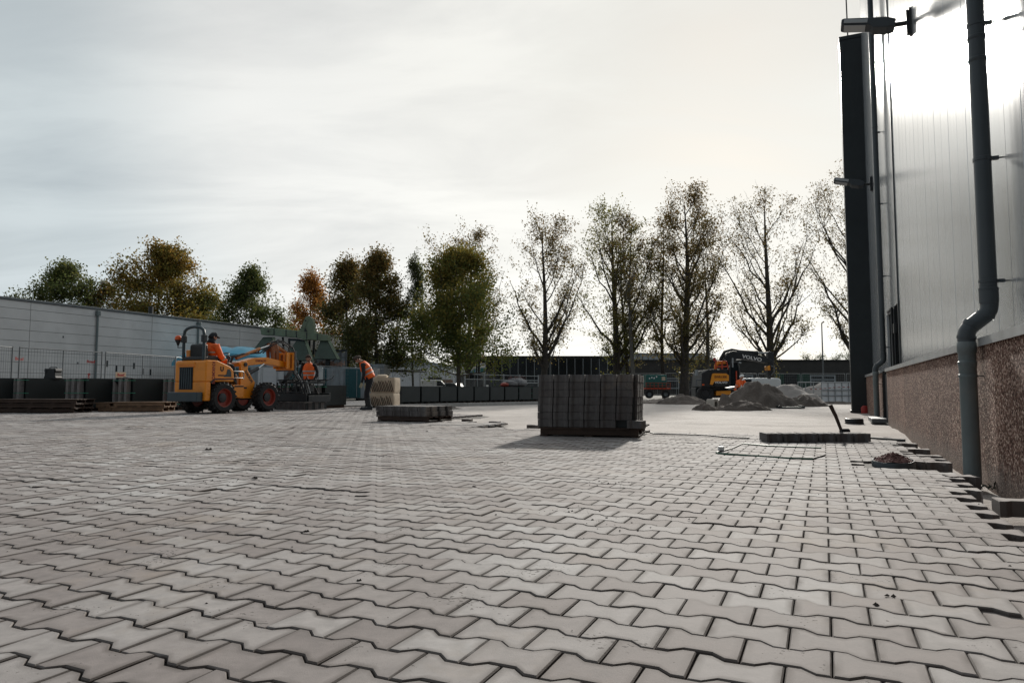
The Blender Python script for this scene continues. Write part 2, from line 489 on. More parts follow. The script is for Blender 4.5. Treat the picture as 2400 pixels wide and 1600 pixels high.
CLAD = m_clad()

def m_leaf(name, cols):
    m = bpy.data.materials.new(name); m.use_nodes = True
    t = m.node_tree; N = t.nodes.new; L = t.links.new
    t.nodes.clear()
    o = N('ShaderNodeOutputMaterial')
    a = N('ShaderNodeAttribute'); a.attribute_name = 'rnd'
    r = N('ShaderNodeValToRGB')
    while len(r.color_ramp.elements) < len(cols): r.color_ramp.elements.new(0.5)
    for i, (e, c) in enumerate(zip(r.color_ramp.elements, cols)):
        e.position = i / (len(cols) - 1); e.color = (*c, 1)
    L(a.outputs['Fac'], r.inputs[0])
    d = N('ShaderNodeBsdfPrincipled'); d.inputs['Roughness'].default_value = 0.65; d.inputs['Specular IOR Level'].default_value = 0.25
    L(r.outputs[0], d.inputs['Base Color'])
    tr = N('ShaderNodeBsdfTranslucent')
    L(r.outputs[0], tr.inputs['Color'])
    mx = N('ShaderNodeMixShader'); mx.inputs[0].default_value = 0.5
    L(d.outputs[0], mx.inputs[1]); L(tr.outputs[0], mx.inputs[2]); L(mx.outputs[0], o.inputs[0])
    return m

M('bark', (0.055, 0.047, 0.040), 0.9, var=0.4, scale=4, bump=0.6, bscale=12)
M('pale_bark', (0.12, 0.112, 0.10), 0.85, var=0.5, scale=2.5, bump=0.5, bscale=9)
M('concrete_wall', (0.62, 0.61, 0.60), 0.8, var=0.10, scale=0.7, bump=0.2, bscale=30, dirt=(0.50, 0.49, 0.48), dscale=0.55, damt=0.8)
M('concrete', (0.34, 0.33, 0.315), 0.85, var=0.15, scale=5, bump=0.3, bscale=60)
M('pvc_light', (0.125, 0.155, 0.160), 0.42, var=0.10, scale=9, dirt=(0.20, 0.20, 0.19), damt=0.35, spec=0.45)
M('pvc_dark', (0.050, 0.060, 0.066), 0.36, var=0.08, scale=5, spec=0.5)
M('black_metal', (0.012, 0.014, 0.016), 0.42, var=0.3, scale=5)
M('dark_cladding', (0.014, 0.019, 0.021), 0.34, var=0.2, scale=3, spec=0.4)
M('galv', (0.30, 0.32, 0.33), 0.45, 0.6, var=0.15, scale=20)
M('galv_dull', (0.13, 0.14, 0.145), 0.55, 0.4, var=0.2, scale=8)
M('orange_paint', (0.82, 0.27, 0.010), 0.42, var=0.10, scale=3, dirt=(0.36, 0.14, 0.02), dscale=4, damt=0.35, coat=0.15)
M('red_paint', (0.28, 0.035, 0.018), 0.5, var=0.2, scale=6, dirt=(0.08, 0.03, 0.02), damt=0.6)
M('rubber', (0.010, 0.010, 0.011), 0.8, var=0.4, scale=9, bump=0.5, bscale=30, dirt=(0.035, 0.03, 0.027), dscale=5)
M('black_plastic', (0.009, 0.010, 0.011), 0.5, var=0.25, scale=8)
M('dark_steel', (0.030, 0.034, 0.036), 0.5, 0.3, var=0.3, scale=7)
M('steel_blue', (0.030, 0.050, 0.060), 0.45, var=0.2, scale=5)
M('chrome', (0.6, 0.6, 0.6), 0.15, 1.0, var=0.05)
M('hi_vis', (0.85, 0.13, 0.012), 0.7, var=0.12, scale=9)
M('reflective', (0.42, 0.42, 0.40), 0.45, var=0.1)
M('dark_cloth', (0.012, 0.013, 0.016), 0.9, var=0.35, scale=12)
M('skin', (0.42, 0.23, 0.16), 0.55, var=0.1, scale=20)
M('hair', (0.045, 0.028, 0.018), 0.75, var=0.4, scale=40)
M('glove', (0.42, 0.38, 0.26), 0.8, var=0.2, scale=30)
M('wood_old', (0.048, 0.029, 0.020), 0.85, var=0.35, scale=7, bump=0.4, bscale=20)
M('wood_pale', (0.17, 0.105, 0.062), 0.85, var=0.3, scale=7, bump=0.4, bscale=20)
M('strap_green', (0.05, 0.30, 0.19), 0.4, var=0.1)
M('strap_dark_green', (0.012, 0.10, 0.055), 0.4, var=0.15)
M('tarp_blue', (0.09, 0.36, 0.50), 0.45, var=0.15, scale=2, bump=0.6, bscale=4)
M('teal_paint', (0.010, 0.075, 0.085), 0.5, var=0.2, scale=3, dirt=(0.03, 0.05, 0.05), damt=0.6)
M('green_steel', (0.15, 0.19, 0.125), 0.6, var=0.18, scale=2, dirt=(0.10, 0.10, 0.065), dscale=1.3, damt=0.7)
M('grey_steel', (0.27, 0.30, 0.32), 0.55, var=0.15, scale=1.5, dirt=(0.15, 0.13, 0.11), dscale=1.2, damt=0.7)
M('white_wall', (0.62, 0.63, 0.64), 0.7, var=0.08, scale=0.4, dirt=(0.45, 0.45, 0.44), dscale=0.3)
M('roof_grey', (0.34, 0.36, 0.38), 0.6, var=0.1, scale=0.3)
M('dark_brick', (0.045, 0.042, 0.038), 0.8, var=0.2, scale=1.5)
M('brown_brick', (0.22, 0.13, 0.085), 0.85, var=0.2, scale=2)
M('glass_dark', (0.006, 0.010, 0.014), 0.12, var=0.1, spec=0.5)
M('white_paint', (0.72, 0.72, 0.70), 0.4, var=0.06, scale=2)
M('silver_paint', (0.35, 0.37, 0.38), 0.35, 0.4, var=0.06)
M('amber', (0.70, 0.10, 0.01), 0.25, var=0.1)
M('text_red', (0.30, 0.016, 0.010), 0.6, var=0.1)
M('text_dark', (0.02, 0.018, 0.016), 0.6, var=0.1)
M('text_white', (0.75, 0.75, 0.74), 0.5, var=0.05)
M('beige_sack', (0.50, 0.40, 0.29), 0.85, var=0.15, scale=6, bump=0.4, bscale=30)
M('lamp_glass', (0.42, 0.43, 0.43), 0.2, var=0.05)
M('plastic_white', (0.84, 0.86, 0.88), 0.4, var=0.1, scale=3)
M('grey_net', (0.16, 0.16, 0.165), 0.85, var=0.4, scale=9, bump=0.7, bscale=12)
M('heather', (0.17, 0.085, 0.075), 0.9, var=0.5, scale=40, bump=0.9, bscale=60)
M('dark_pack', (0.011, 0.016, 0.016), 0.6, var=0.3, scale=2, dirt=(0.024, 0.026, 0.025), dscale=1.5)
M('crumb', (0.045, 0.035, 0.028), 0.9, var=0.4, scale=40)
G = MATS

# ================================================================== SETTING
# ground to the horizon
g = MB()
N_ = 24
g.add([(-600 + 1200 * i / N_, -200 + 1100 * j / N_, -0.16) for j in range(N_ + 1) for i in range(N_ + 1)],
      [(j * (N_ + 1) + i, j * (N_ + 1) + i + 1, (j + 1) * (N_ + 1) + i + 1, (j + 1) * (N_ + 1) + i) for j in range(N_) for i in range(N_)])
tag(g.build('ground', GROUND), kind='structure')

from mathutils import noise as mnoise
def fbm(x, y, z=0.0, o=4):
    return mnoise.fractal(Vector((x, y, z)), 1.0, 2.0, o)

# sand bed of the yard, levelled, with tracks and scuffs
def sheet(name, x0, x1, y0, y1, step, zf, mat):
    nx, ny = int((x1 - x0) / step) + 1, int((y1 - y0) / step) + 1
    vs = []
    for j in range(ny):
        for i in range(nx):
            xw, yw = x0 + i * step, y0 + j * step
            p = Wp(xw, yw)
            vs.append((p.x, p.y, zf(xw, yw)))
    m = MB().add(vs, [(j * nx + i, j * nx + i + 1, (j + 1) * nx + i + 1, (j + 1) * nx + i) for j in range(ny - 1) for i in range(nx - 1)])
    return m.build(name, mat, smooth='all')

def front(xw):                               # how far the paving has got, row axis
    if xw > -5.2: return 9.75 + (0.45 if xw > 0.1 else 0)
    if xw > -7.4: return 11.3
    if xw > -9.5: return 14.6
    if xw > -11.5: return 16.2
    return 20.5
def sand_z(xw, yw):
    z = -0.052 + 0.016 * fbm(xw * 0.9, yw * 0.9) + 0.010 * fbm(xw * 3.1, yw * 2.2, 3)
    if xw > 0.55: z -= 0.055 * min(1, (xw - 0.55) / 0.2) * (1 if yw < 10.6 else max(0.0, 1 - (yw - 10.6) / 1.0))
    d = front(xw) + 0.1 - yw                 # under the paving it lies lower
    if d > -0.05: z = min(z, -0.075)
    if xw < -9: z = min(z, -0.07)
    # wheel ruts across the yard
    for c, a in ((13.4, 0.10), (14.6, 0.10), (17.8, -0.06)):
        q = yw - c - a * xw
        z -= 0.018 * math.exp(-(q / 0.16) ** 2)
    return z
sand = sheet('sand_bed', -24, 1.5, -1.5, 44, 0.17, sand_z, SAND)
tag(sand, kind='structure')

# ------------------------------------------------------------------ paving
PL, PW = 0.192, 0.134                        # module of one H-shaped paver
WIDE, NARROW, TH = 0.0805, 0.0535, 0.085
def h_outline(inset=0.0, gx_=0.0020, gy_=0.0026):
    e = PL / 2 - gx_ - inset
    w, n = WIDE - gy_ - inset, NARROW - gy_ - inset
    a, b = 0.064 - inset * 0.15, 0.033 - inset * 0.2
    return [(-e, -w), (-a, -w), (-b, -n), (b, -n), (a, -w), (e, -w), (e, w), (a, w), (b, n), (-b, n), (-a, w), (-e, w)]
OUT0 = np.array(h_outline())
OUT1 = np.array(h_outline(0.0034))
OUT2 = np.array(h_outline(0.024))
NV = 12
def brick_arrays(detail=True, thick=TH):
    if detail:
        vs = np.vstack([np.c_[OUT0, np.full(NV, -thick)], np.c_[OUT0, np.full(NV, -0.0036)], np.c_[OUT1, np.zeros(NV)], np.c_[OUT2, np.zeros(NV)]])
        rings = 4
    else:
        vs = np.vstack([np.c_[OUT0, np.full(NV, -0.03)], np.c_[OUT0, np.zeros(NV)]])
        rings = 2
    fl, st, tt = [], [], []
    for k in range(rings - 1):
        for i in range(NV):
            j = (i + 1) % NV
            st.append(len(fl)); tt.append(4)
            fl += [k * NV + i, k * NV + j, (k + 1) * NV + j, (k + 1) * NV + i]
    st.append(len(fl)); tt.append(NV)
    fl += [(rings - 1) * NV + i for i in range(NV)]
    return vs, np.array(fl), np.array(st), np.array(tt)

DRAIN = (0.50, 6.42)
def in_view(x, y, z=0.0, mx=420, my=260):
    px, py = proj(x, y, z)
    return -mx < px < 2400 + mx and py < 1600 + my
bricks = []                                  # (xw, yw, size on the picture, dist)
rows = int(22 / PW)
missing = {(-1): 0}
for j in range(2, rows):
    yw = j * PW
    off = (j % 2) * PL / 2
    jit = random.Random(j * 13 + 5)
    edge = 0.80 + 0.06 * math.sin(j * 0.35) + jit.uniform(-0.03, 0.03)
    if 6.7 < yw < 7.3: edge = 0.93
    if yw > 7.4: edge = 0.78 + jit.uniform(-0.06, 0.05)
    i0 = int(-26 / PL)
    for i in range(i0, 8):
        xw = i * PL + off
        if xw + PL / 2 > edge + 0.06: continue
        if yw > front(xw) + 0.12 * math.sin(i * 1.7): continue
        if (xw - DRAIN[0]) ** 2 / 0.30 ** 2 + (yw - DRAIN[1] + 0.03) ** 2 / 0.25 ** 2 < 1: continue
        p = Wp(xw, yw)
        if p.y < 0.7 or not in_view(p.x, p.y): continue
        px, py = proj(p.x, p.y, 0)
        q = 1.0 if (0 <= px <= 2400 and py <= 1640) else 0.0
        bricks.append((xw, yw, q / p.y ** 3, p.y))
bricks.sort(key=lambda b: -b[2])

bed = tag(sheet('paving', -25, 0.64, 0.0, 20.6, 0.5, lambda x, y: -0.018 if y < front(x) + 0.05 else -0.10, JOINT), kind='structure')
bed['label'] = 'grey concrete block paving of interlocking H shaped pavers'
VAR = []; VARD = []
bv, bf, bs, bt = brick_arrays(True)
RIM4 = np.repeat([6.0, 4.0, 0.9, 0.0], NV)  # lower rings darken the stone sides, standing in for shade in the joints
for k in range(14):
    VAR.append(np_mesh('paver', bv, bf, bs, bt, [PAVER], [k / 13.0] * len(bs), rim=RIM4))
    VARD.append(np_mesh('paver', bv, bf, bs, bt, [PAVER_DARK], [k / 13.0] * len(bs)))
def place_paver(parent, x, y, z, rz=0.0, tx=0.0, ty=0.0, k=None, sz=1.0, name='paver', dark=False):
    o = bpy.data.objects.new(name, (VARD if dark else VAR)[random.randrange(14) if k is None else k])
    link(o, parent)
    o.location = (x, y, z)
    o.rotation_euler = (tx, ty, rz)
    if sz != 1.0: o.scale = (0.962, 0.975, sz) if dark else (1, 1, sz)
    return o
NEAR = 300
def bz(xw, yw):                              # slight unevenness of the laid surface
    s_ = 0.0045 * fbm(xw * 0.8, yw * 0.8, 9, 2)
    q = fbm(xw * 0.5 + 4.0, round(yw / 0.402) * 3.7, 2, 1)    # courses that have settled a little
    return s_ - (0.006 if q > 0.42 else 0.0)
rb = random.Random(3)
for (xw, yw, q, d) in bricks[:NEAR]:
    p = Wp(xw, yw)
    o = place_paver(bed, p.x, p.y, bz(xw, yw) + rb.gauss(0, 0.0012), ROT + rb.gauss(0, 0.004), rb.gauss(0, 0.005), rb.gauss(0, 0.004))
rest = bricks[NEAR:]
def field(name, items, detail):
    vs, fl, st, tt = brick_arrays(detail)
    n = len(items)
    A = np.array([(b[0], b[1]) for b in items])
    ang = ROT + RNG.normal(0, 0.004, n)
    ca, sa = np.cos(ang)[:, None], np.sin(ang)[:, None]
    X = vs[None, :, 0] * ca - vs[None, :, 1] * sa
    Y = vs[None, :, 0] * sa + vs[None, :, 1] * ca
    wx = CA * A[:, 0] + SA * A[:, 1]; wy = -SA * A[:, 0] + CA * A[:, 1]
    tilt = RNG.normal(0, 0.005, (n, 2))
    Z = vs[None, :, 2] + np.array([bz(a[0], a[1]) for a in A])[:, None] + RNG.normal(0, 0.0013, n)[:, None] + tilt[:, :1] * vs[None, :, 0] + tilt[:, 1:] * vs[None, :, 1]
    V = np.stack([X + wx[:, None], Y + wy[:, None], Z], -1).reshape(-1, 3)
    k = len(vs)
    F = (fl[None, :] + (np.arange(n) * k)[:, None]).ravel()
    ST = (st[None, :] + (np.arange(n) * len(fl))[:, None]).ravel()
    TT = np.tile(tt, n)
    at_ = np.repeat(RNG.random(n), len(st))
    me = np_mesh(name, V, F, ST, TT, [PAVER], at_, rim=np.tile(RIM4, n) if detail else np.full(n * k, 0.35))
    o = bpy.data.objects.new(name, me)
    link(o, bed)
    tag(o, kind='stuff')
    return o
field('paver_field', [b for b in rest if b[3] < 8.5], True)
field('paver_field', [b for b in rest if b[3] >= 8.5], False)

# soil crumbs and grit scattered on the stones
cr_v, cr_f = [], []
crumb_rng = random.Random(21)
clus = [(crumb_rng.uniform(-8, 0.6), crumb_rng.uniform(1.6, 9)) for _ in range(46)]
def crumb(x, y, s):
    n = len(cr_v)
    h = [crumb_rng.uniform(0.6, 1.3) for _ in range(6)]
    pts = [(s * h[0], 0, 0), (0, s * h[1], 0), (-s * h[2], 0, 0), (0, -s * h[3], 0), (0.2 * s, 0.1 * s, s * 0.8 * h[4])]
    for a in pts: cr_v.append((x + a[0], y + a[1], a[2] + 0.001))
    cr_f.extend([(n, n + 1, n + 4), (n + 1, n + 2, n + 4), (n + 2, n + 3, n + 4), (n + 3, n, n + 4)])
for (cx, cy) in clus:
    for _ in range(crumb_rng.randint(5, 26)):
        p = Wp(cx + crumb_rng.gauss(0, 0.10), cy + crumb_rng.gauss(0, 0.08))
        if p.y > 0.9: crumb(p.x, p.y, abs(crumb_rng.gauss(0.0022, 0.0022)) + 0.0012)
for _ in range(420):
    p = Wp(crumb_rng.uniform(-9, 0.7), crumb_rng.uniform(1.2, 11))
    if p.y > 0.9: crumb(p.x, p.y, abs(crumb_rng.gauss(0.002, 0.002)) + 0.001)
for (px, py, s) in ((595, 1118, 0.022), (1112, 1138, 0.020), (720, 1240, 0.016), (2092, 1386, 0.012), (840, 1350, 0.010), (65, 1590, 0.010), (488, 1052, 0.028), (1000, 1010, 0.02), (2060, 1405, 0.009)):
    Y = CAM_H * 1600 / (py - 910.0)
    for _ in range(3): crumb(gx(px, Y) + crumb_rng.gauss(0, s * 0.5), Y + crumb_rng.gauss(0, s * 0.5), s * crumb_rng.uniform(0.5, 1))
tag(MB().add(cr_v, cr_f).build('soil_crumbs', G['crumb']), 'dark soil crumbs scattered over the block paving', 'soil', kind='stuff')

# kerb behind the fresh sand
kb = thing('kerb', 'low concrete kerb edging the far side of the sand bed', 'kerb', at(790, 953, 23.0).xy.to_3d() + Vector((0, 0, -0.1)))
k0, k1 = Vector((gx(770, 22.5), 22.5)), Vector((gx(1330, 31.0), 31.0))
L_ = (k1 - k0).length
nk = int(L_ / 1.0)
kd = (k1 - k0) / L_
for i in range(nk):
    a = k0 + kd * (i * L_ / nk); b = k0 + kd * ((i + 1) * L_ / nk - 0.012)
    q = Vector((-kd.y, kd.x)) * 0.06
    m = MB().add([(a.x - q.x, a.y - q.y, -0.15), (b.x - q.x, b.y - q.y, -0.15), (b.x + q.x, b.y + q.y, -0.15), (a.x + q.x, a.y + q.y, -0.15),
                  (a.x - q.x, a.y - q.y, 0.06), (b.x - q.x, b.y - q.y, 0.06), (b.x + q.x, b.y + q.y, 0.06), (a.x + q.x, a.y + q.y, 0.06)],
                 [(0, 3, 2, 1), (4, 5, 6, 7), (0, 1, 5, 4), (1, 2, 6, 5), (2, 3, 7, 6), (3, 0, 4, 7)])
    m.build('kerbstone', G['concrete'], kb, bevel=0.012, off=kb.location)

# ================================================================== HALL ON THE RIGHT
hall = thing('warehouse', 'tall silver metal clad warehouse with brown gravel concrete plinth', 'warehouse', (0, 0, 0), ROT)
XP, XC = 1.06, 1.24                         # faces of plinth and of cladding (yard x)
HT = 12.4
def plinth(t0, t1):
    MB().box(XP, XP + 0.30, t0 + 0.006, t1 - 0.006, -0.4, 0.935).build('plinth_panel', GRAVELC, hall, bevel=0.006)
joints = [-4.0, 1.1, 6.3, 11.35, 14.35]
for a, b in zip(joints[:-1], joints[1:]): plinth(a, b)
plinth(15.5, 21.1)
MB().box(XP + 0.05, XP + 0.28, -4, 21.1, -0.4, 0.9).build('plinth_core', G['dark_steel'], hall)
for a, b in ((-4.0, 2.4), (2.406, 5.5), (5.506, 11.0), (11.006, 14.35), (15.5, 21.1)):
    MB().prism([(XP - 0.028, 0.925), (XP - 0.028, 0.985), (XC + 0.02, 1.01), (XC + 0.02, 0.985), (XP + 0.02, 0.962), (XP + 0.02, 0.937), (XP - 0.02, 0.937), (XP - 0.02, 0.925)], a, b, 'y').build('sill', M('sill_metal', (0.42, 0.43, 0.43), 0.42, 0.5, var=0.15, scale=4, dirt=(0.25, 0.24, 0.23), damt=0.5), hall)
pw = 0.9
t = -3.6
while t < 21.0:
    t1 = min(t + pw, 21.1)
    lo = 2.14 if (t1 > 14.36 and t < 15.5) else 0.965
    # each sandwich panel is proud of the joint, with one shallow rib in the middle
    MB().prism([(XC + 0.06, t + 0.0025), (XC + 0.002, t + 0.005), (XC, t + 0.008), (XC, t + pw * 0.5 - 0.004), (XC + 0.0012, t + pw * 0.5), (XC, t + pw * 0.5 + 0.004), (XC, t1 - 0.008), (XC + 0.002, t1 - 0.005), (XC + 0.06, t1 - 0.0025)],
               lo, HT, 'z').build('cladding_panel', CLAD, hall)
    t += pw
MB().box(XC + 0.05, 14, -4, 21.6, -0.3, HT - 0.02).build('hall_core', G['dark_steel'], hall)
MB().box(XC - 0.05, 14.05, -4.05, 21.65, HT, HT + 0.25).build('eaves', G['dark_cladding'], hall)
# dark wing wall at the far end
MB().box(0.69, XC + 0.3, 21.12, 21.75, -0.1, 10.55).build('wing_column', G['dark_cladding'], hall, bevel=0.01)
MB().box(0.675, XC + 0.3, 21.105, 21.765, 10.552, 10.66).build('coping', G['dark_cladding'], hall, bevel=0.006)
MB().box(0.66, 1.1, 21.07, 21.8, -0.12, 0.02).build('column_foot', G['black_metal'], hall, bevel=0.01)
MB().cyl((0.92, 21.4, 10.6), (0.90, 21.4, 13.2), 0.018, seg=6).build('lightning_rod', G['black_metal'], hall)
# door between the plinth panels
MB().box(XC + 0.012, XC + 0.05, 14.40, 15.46, -0.02, 2.08).build('door', M('door_grey', (0.40, 0.42, 0.43), 0.45, 0.3, var=0.05), hall, bevel=0.004)
fr = MB()
fr.box(XP + 0.01, XC + 0.04, 14.352, 14.40, 0, 0.93); fr.box(XP + 0.01, XC + 0.04, 15.46, 15.498, 0, 0.93)
fr.box(XC - 0.015, XC + 0.04, 14.352, 14.40, 0.931, 2.14); fr.box(XC - 0.015, XC + 0.04, 15.46, 15.498, 0.931, 2.14)
fr.box(XC - 0.013, XC + 0.04, 14.401, 15.459, 2.082, 2.138)
fr.build('door_frame', G['black_metal'], hall)
MB().tube([(XC - 0.01, 14.28, 1.0), (XC - 0.06, 14.28, 1.03), (XC - 0.06, 14.28, 2.10), (XC - 0.06, 15.1, 2.10)], 0.022, 8).build('guard_rail', G['black_metal'], hall, smooth=True)
MB().cyl((XC - 0.045, 14.02, 1.0), (XC - 0.045, 14.02, 2.05), 0.018, seg=8).build('guard_rail', G['black_metal'], hall, smooth=True)
MB().box(XC - 0.06, XC - 0.005, 14.0, 14.3, 1.62, 1.80).build('door_closer', G['black_metal'], hall, bevel=0.01)
MB().box(0.80, XP - 0.005, 14.45, 15.6, -0.02, 0.06).build('doorstep', G['galv_dull'], hall, bevel=0.005)
MB().box(XC - 0.02, XC - 0.002, 13.62, 13.68, 1.0, HT).build('corner_trim', G['pvc_dark'], hall)

def downpipe(label, t, r, z_lo, full_top, brackets, collars):
    p = thing('downpipe', label, 'downpipe', Wp(0, t), ROT)
    xl, xu = 0.965, 1.115
    MB().lathe([(r, z_lo), (r, 0.78), (r * 1.09, 0.79), (r * 1.09, 0.815), (r, 0.82), (r, 0.875), (r * 1.12, 0.885), (r * 1.12, 0.955), (r * 1.04, 0.962)], (xl, 0, 0), seg=28).build('lower_pipe', G['pvc_light'], p, smooth=True)
    path = [(xl, 0, 0.93), (xl, 0, 1.00), (xl + 0.006, 0, 1.035), (xl + 0.025, 0, 1.07), (xu - 0.025, 0, 1.155), (xu - 0.006, 0, 1.19), (xu, 0, 1.225), (xu, 0, 1.27)]
    MB().tube(path, [r * 1.03] * 8, 28).build('offset_bend', G['pvc_dark'], p, smooth=True)
    for k, (a, b) in enumerate((((xl, 0, 0.985), (xl + 0.002, 0, 1.005)), ((xl + 0.030, 0, 1.076), (xl + 0.045, 0, 1.102)), ((xu - 0.034, 0, 1.142), (xu - 0.022, 0, 1.166)))):
        MB().cyl(a, b, r * 1.12, seg=28).build('socket_ring', G['pvc_dark'], p, smooth=True)
    MB().lathe([(r * 1.10, 1.24), (r * 1.10, 1.335), (r * 1.14, 1.337), (r * 1.14, 1.352), (r, 1.354), (r, full_top)], (xu, 0, 0), seg=28).build('upper_pipe', G['pvc_dark'], p, smooth=True)
    for z in collars:
        MB().lathe([(r * 1.0, z), (r * 1.09, z + 0.008), (r * 1.09, z + 0.028), (r * 1.0, z + 0.034)], (xu, 0, 0), seg=28, cap=False).build('collar', G['pvc_dark'], p, smooth=True)
    for z in brackets:
        b = MB()
        b.lathe([(r * 1.005, z - 0.014), (r * 1.08, z - 0.012), (r * 1.08, z + 0.012), (r * 1.005, z + 0.014)], (xu, 0, 0), seg=28, cap=False)
        b.cbox((xu + r + 0.02, 0, z), (0.05, 0.03, 0.026))
        b.build('bracket', G['pvc_dark'], p)
        MB().cyl((xu + r * 1.02, 0, z), (XC + 0.01, 0, z), 0.006, seg=8).build('bracket_screw', G['black_metal'], p)
    MB().lathe([(r * 1.03, 0.70), (r * 1.07, 0.702), (r * 1.07, 0.722), (r * 1.03, 0.724)], (xl, 0, 0), seg=28, cap=False).build('pipe_clip', G['pvc_light'], p)
    MB().cyl((xl + r, 0, 0.712), (XP + 0.002, 0, 0.712), 0.005, seg=6).build('clip_screw', G['galv_dull'], p)
    return p
downpipe('thick grey plastic downpipe with offset bend, nearest, at the right picture edge', 5.95, 0.0565, -0.06, HT, (1.40, 2.31, 3.34), (3.05, 3.22))
downpipe('thinner looking grey downpipe with offset bend beside the hall door, near the dark column', 15.7, 0.0525, -0.05, HT, (1.45, 2.9, 4.4, 5.9, 7.4, 8.9), (3.0, 6.0))

def wall_lamp(label, t, z, tilt):
    o = thing('wall_floodlight', label, 'floodlight', Wp(XC, t, z), ROT)
    o.scale = (0.88, 1, 1)
    MB().box(-0.03, -0.001, -0.06, 0.06, -0.19, 0.19).build('wall_plate', G['black_metal'], o, bevel=0.004)
    MB().box(-0.07, -0.03, -0.045, 0.045, -0.17, 0.17).build('mounting_box', G['black_metal'], o, bevel=0.008)
    MB().cyl((-0.06, 0, 0), (-0.36, 0, 0.012), 0.032, seg=12).build('arm', G['black_metal'], o, smooth=True)
    prof = [(-0.22, -0.055), (-0.22, 0.055), (-0.34, 0.085), (-0.96, 0.075), (-1.0, 0.06), (-1.0, -0.015), (-0.97, -0.03), (-0.58, -0.035), (-0.52, -0.085), (-0.34, -0.085)]
    Mx = Matrix.Translation((-0.25, 0, 0.01)) @ Matrix.Rotation(tilt, 4, 'Y') @ Matrix.Rotation(R(-14), 4, 'X') @ Matrix.Translation((0.25, 0, -0.01))
    hh = MB().prism([(a, b) for a, b in prof], -0.085, 0.085, 'y'); hh.v = [tuple(Mx @ Vector(v)) for v in hh.v]
    hh.build('housing', M('lamp_housing', (0.035, 0.042, 0.048), 0.5, var=0.1), o, bevel=0.012)
    gl = MB().box(-0.96, -0.62, -0.093, -0.0855, -0.012, 0.052); gl.v = [tuple(Mx @ Vector(v)) for v in gl.v]
    gl.build('side_lens', G['lamp_glass'], o)
    gl = MB().box(-0.95, -0.64, -0.07, 0.07, -0.044, -0.0365); gl.v = [tuple(Mx @ Vector(v)) for v in gl.v]
    gl.build('lens', G['lamp_glass'], o)
    for k in range(5):
        fn = MB().box(-0.38 - k * 0.03, -0.368 - k * 0.03, -0.075, 0.075, 0.07, 0.105); fn.v = [tuple(Mx @ Vector(v)) for v in fn.v]
        fn.build('cooling_fin', G['black_metal'], o)
    return o
wall_lamp('big grey floodlight on an arm high on the wall, the nearer of two', 10.57, 5.66, R(10))
wall_lamp('small looking grey floodlight lower in the picture beside the dark column, the farther of two', 18.76, 5.66, R(13))

# small weed and dark rubble by the foot of the near pipe
wd = thing('weed', 'small dark weed at the foot of the near downpipe', 'weed', Wp(1.0, 5.75, -0.08), 0)
lv = MB(); r_ = random.Random(4)
for k in range(26):
    a = r_.uniform(0, 6.28); l = r_.uniform(0.04, 0.11); c = Vector((r_.gauss(0, 0.03), r_.gauss(0, 0.05), 0))
    d = Vector((math.cos(a) * 0.7, math.sin(a) * 0.7, r_.uniform(0.3, 1.2))).normalized()
    s_ = Vector((-d.y, d.x, 0)) * 0.012
    p1 = c + d * l * 0.55; p2 = c + d * l - Vector((0, 0, 0.2 * l))
    lv.add([c, p1 + s_, p2, p1 - s_], [(0, 1, 2, 3)])
lv.build('leaves', M('weed_leaf', (0.035, 0.05, 0.035), 0.7), wd)

# ================================================================== PALLETS AND PAVER STACKS
def pallet_parts(parent, w, d, z0=0.0, mat='wood_old', h=0.115, nb=5, x0=0.0, y0=0.0):
    """deck boards run along x; local origin at the front-left corner"""
    m = G[mat]
    for i in range(nb):
        y = y0 + i * (d - 0.1) / (nb - 1)
        e = random.uniform(-0.02, 0.02)
        MB().box(x0 - 0.035 + e, x0 + w + 0.035 + e, y, y + 0.095, z0 + h - 0.02, z0 + h - 0.001).build('deck_board', m, parent)
    for j in range(3):                       # stringers under the deck
        y = y0 + j * (d - 0.05) / 2
        MB().box(x0 + 0.005, x0 + w - 0.005, y + 0.012, y + 0.05, z0 + 0.022, z0 + h - 0.0205).build('stringer', m, parent)
    for i in range(3):
        x = x0 + i * (w - 0.09) / 2
        MB().box(x, x + 0.09, y0 + 0.005, y0 + d - 0.005, z0, z0 + 0.018).build('bottom_board', m, parent)

def stack_layers(parent, nx, ny, nl, z0, lh, skip=(), jit=0.004, seed=0, lean=0.0):
    rr = random.Random(seed)
    sz = (lh - 0.004) / TH
    for l in range(nl):
        ox, oy = rr.gauss(0, jit), rr.gauss(0, jit)
        for j in range(ny):
            for i in range(nx):
                shell = i in (0, nx - 1) or j in (0, ny - 1) or l == nl - 1
                if not shell or (i, j, l) in skip: continue
                x = (i + 0.5) * PL + (j % 2) * PL / 2 * 0.55 - 0.03 + ox + lean * l
                y = (j + 0.5) * PW + oy
                place_paver(parent, x, y, z0 + (l + 1) * lh, rr.gauss(0, 0.006), 0, 0, k=rr.randrange(2, 11), sz=sz, dark=True)

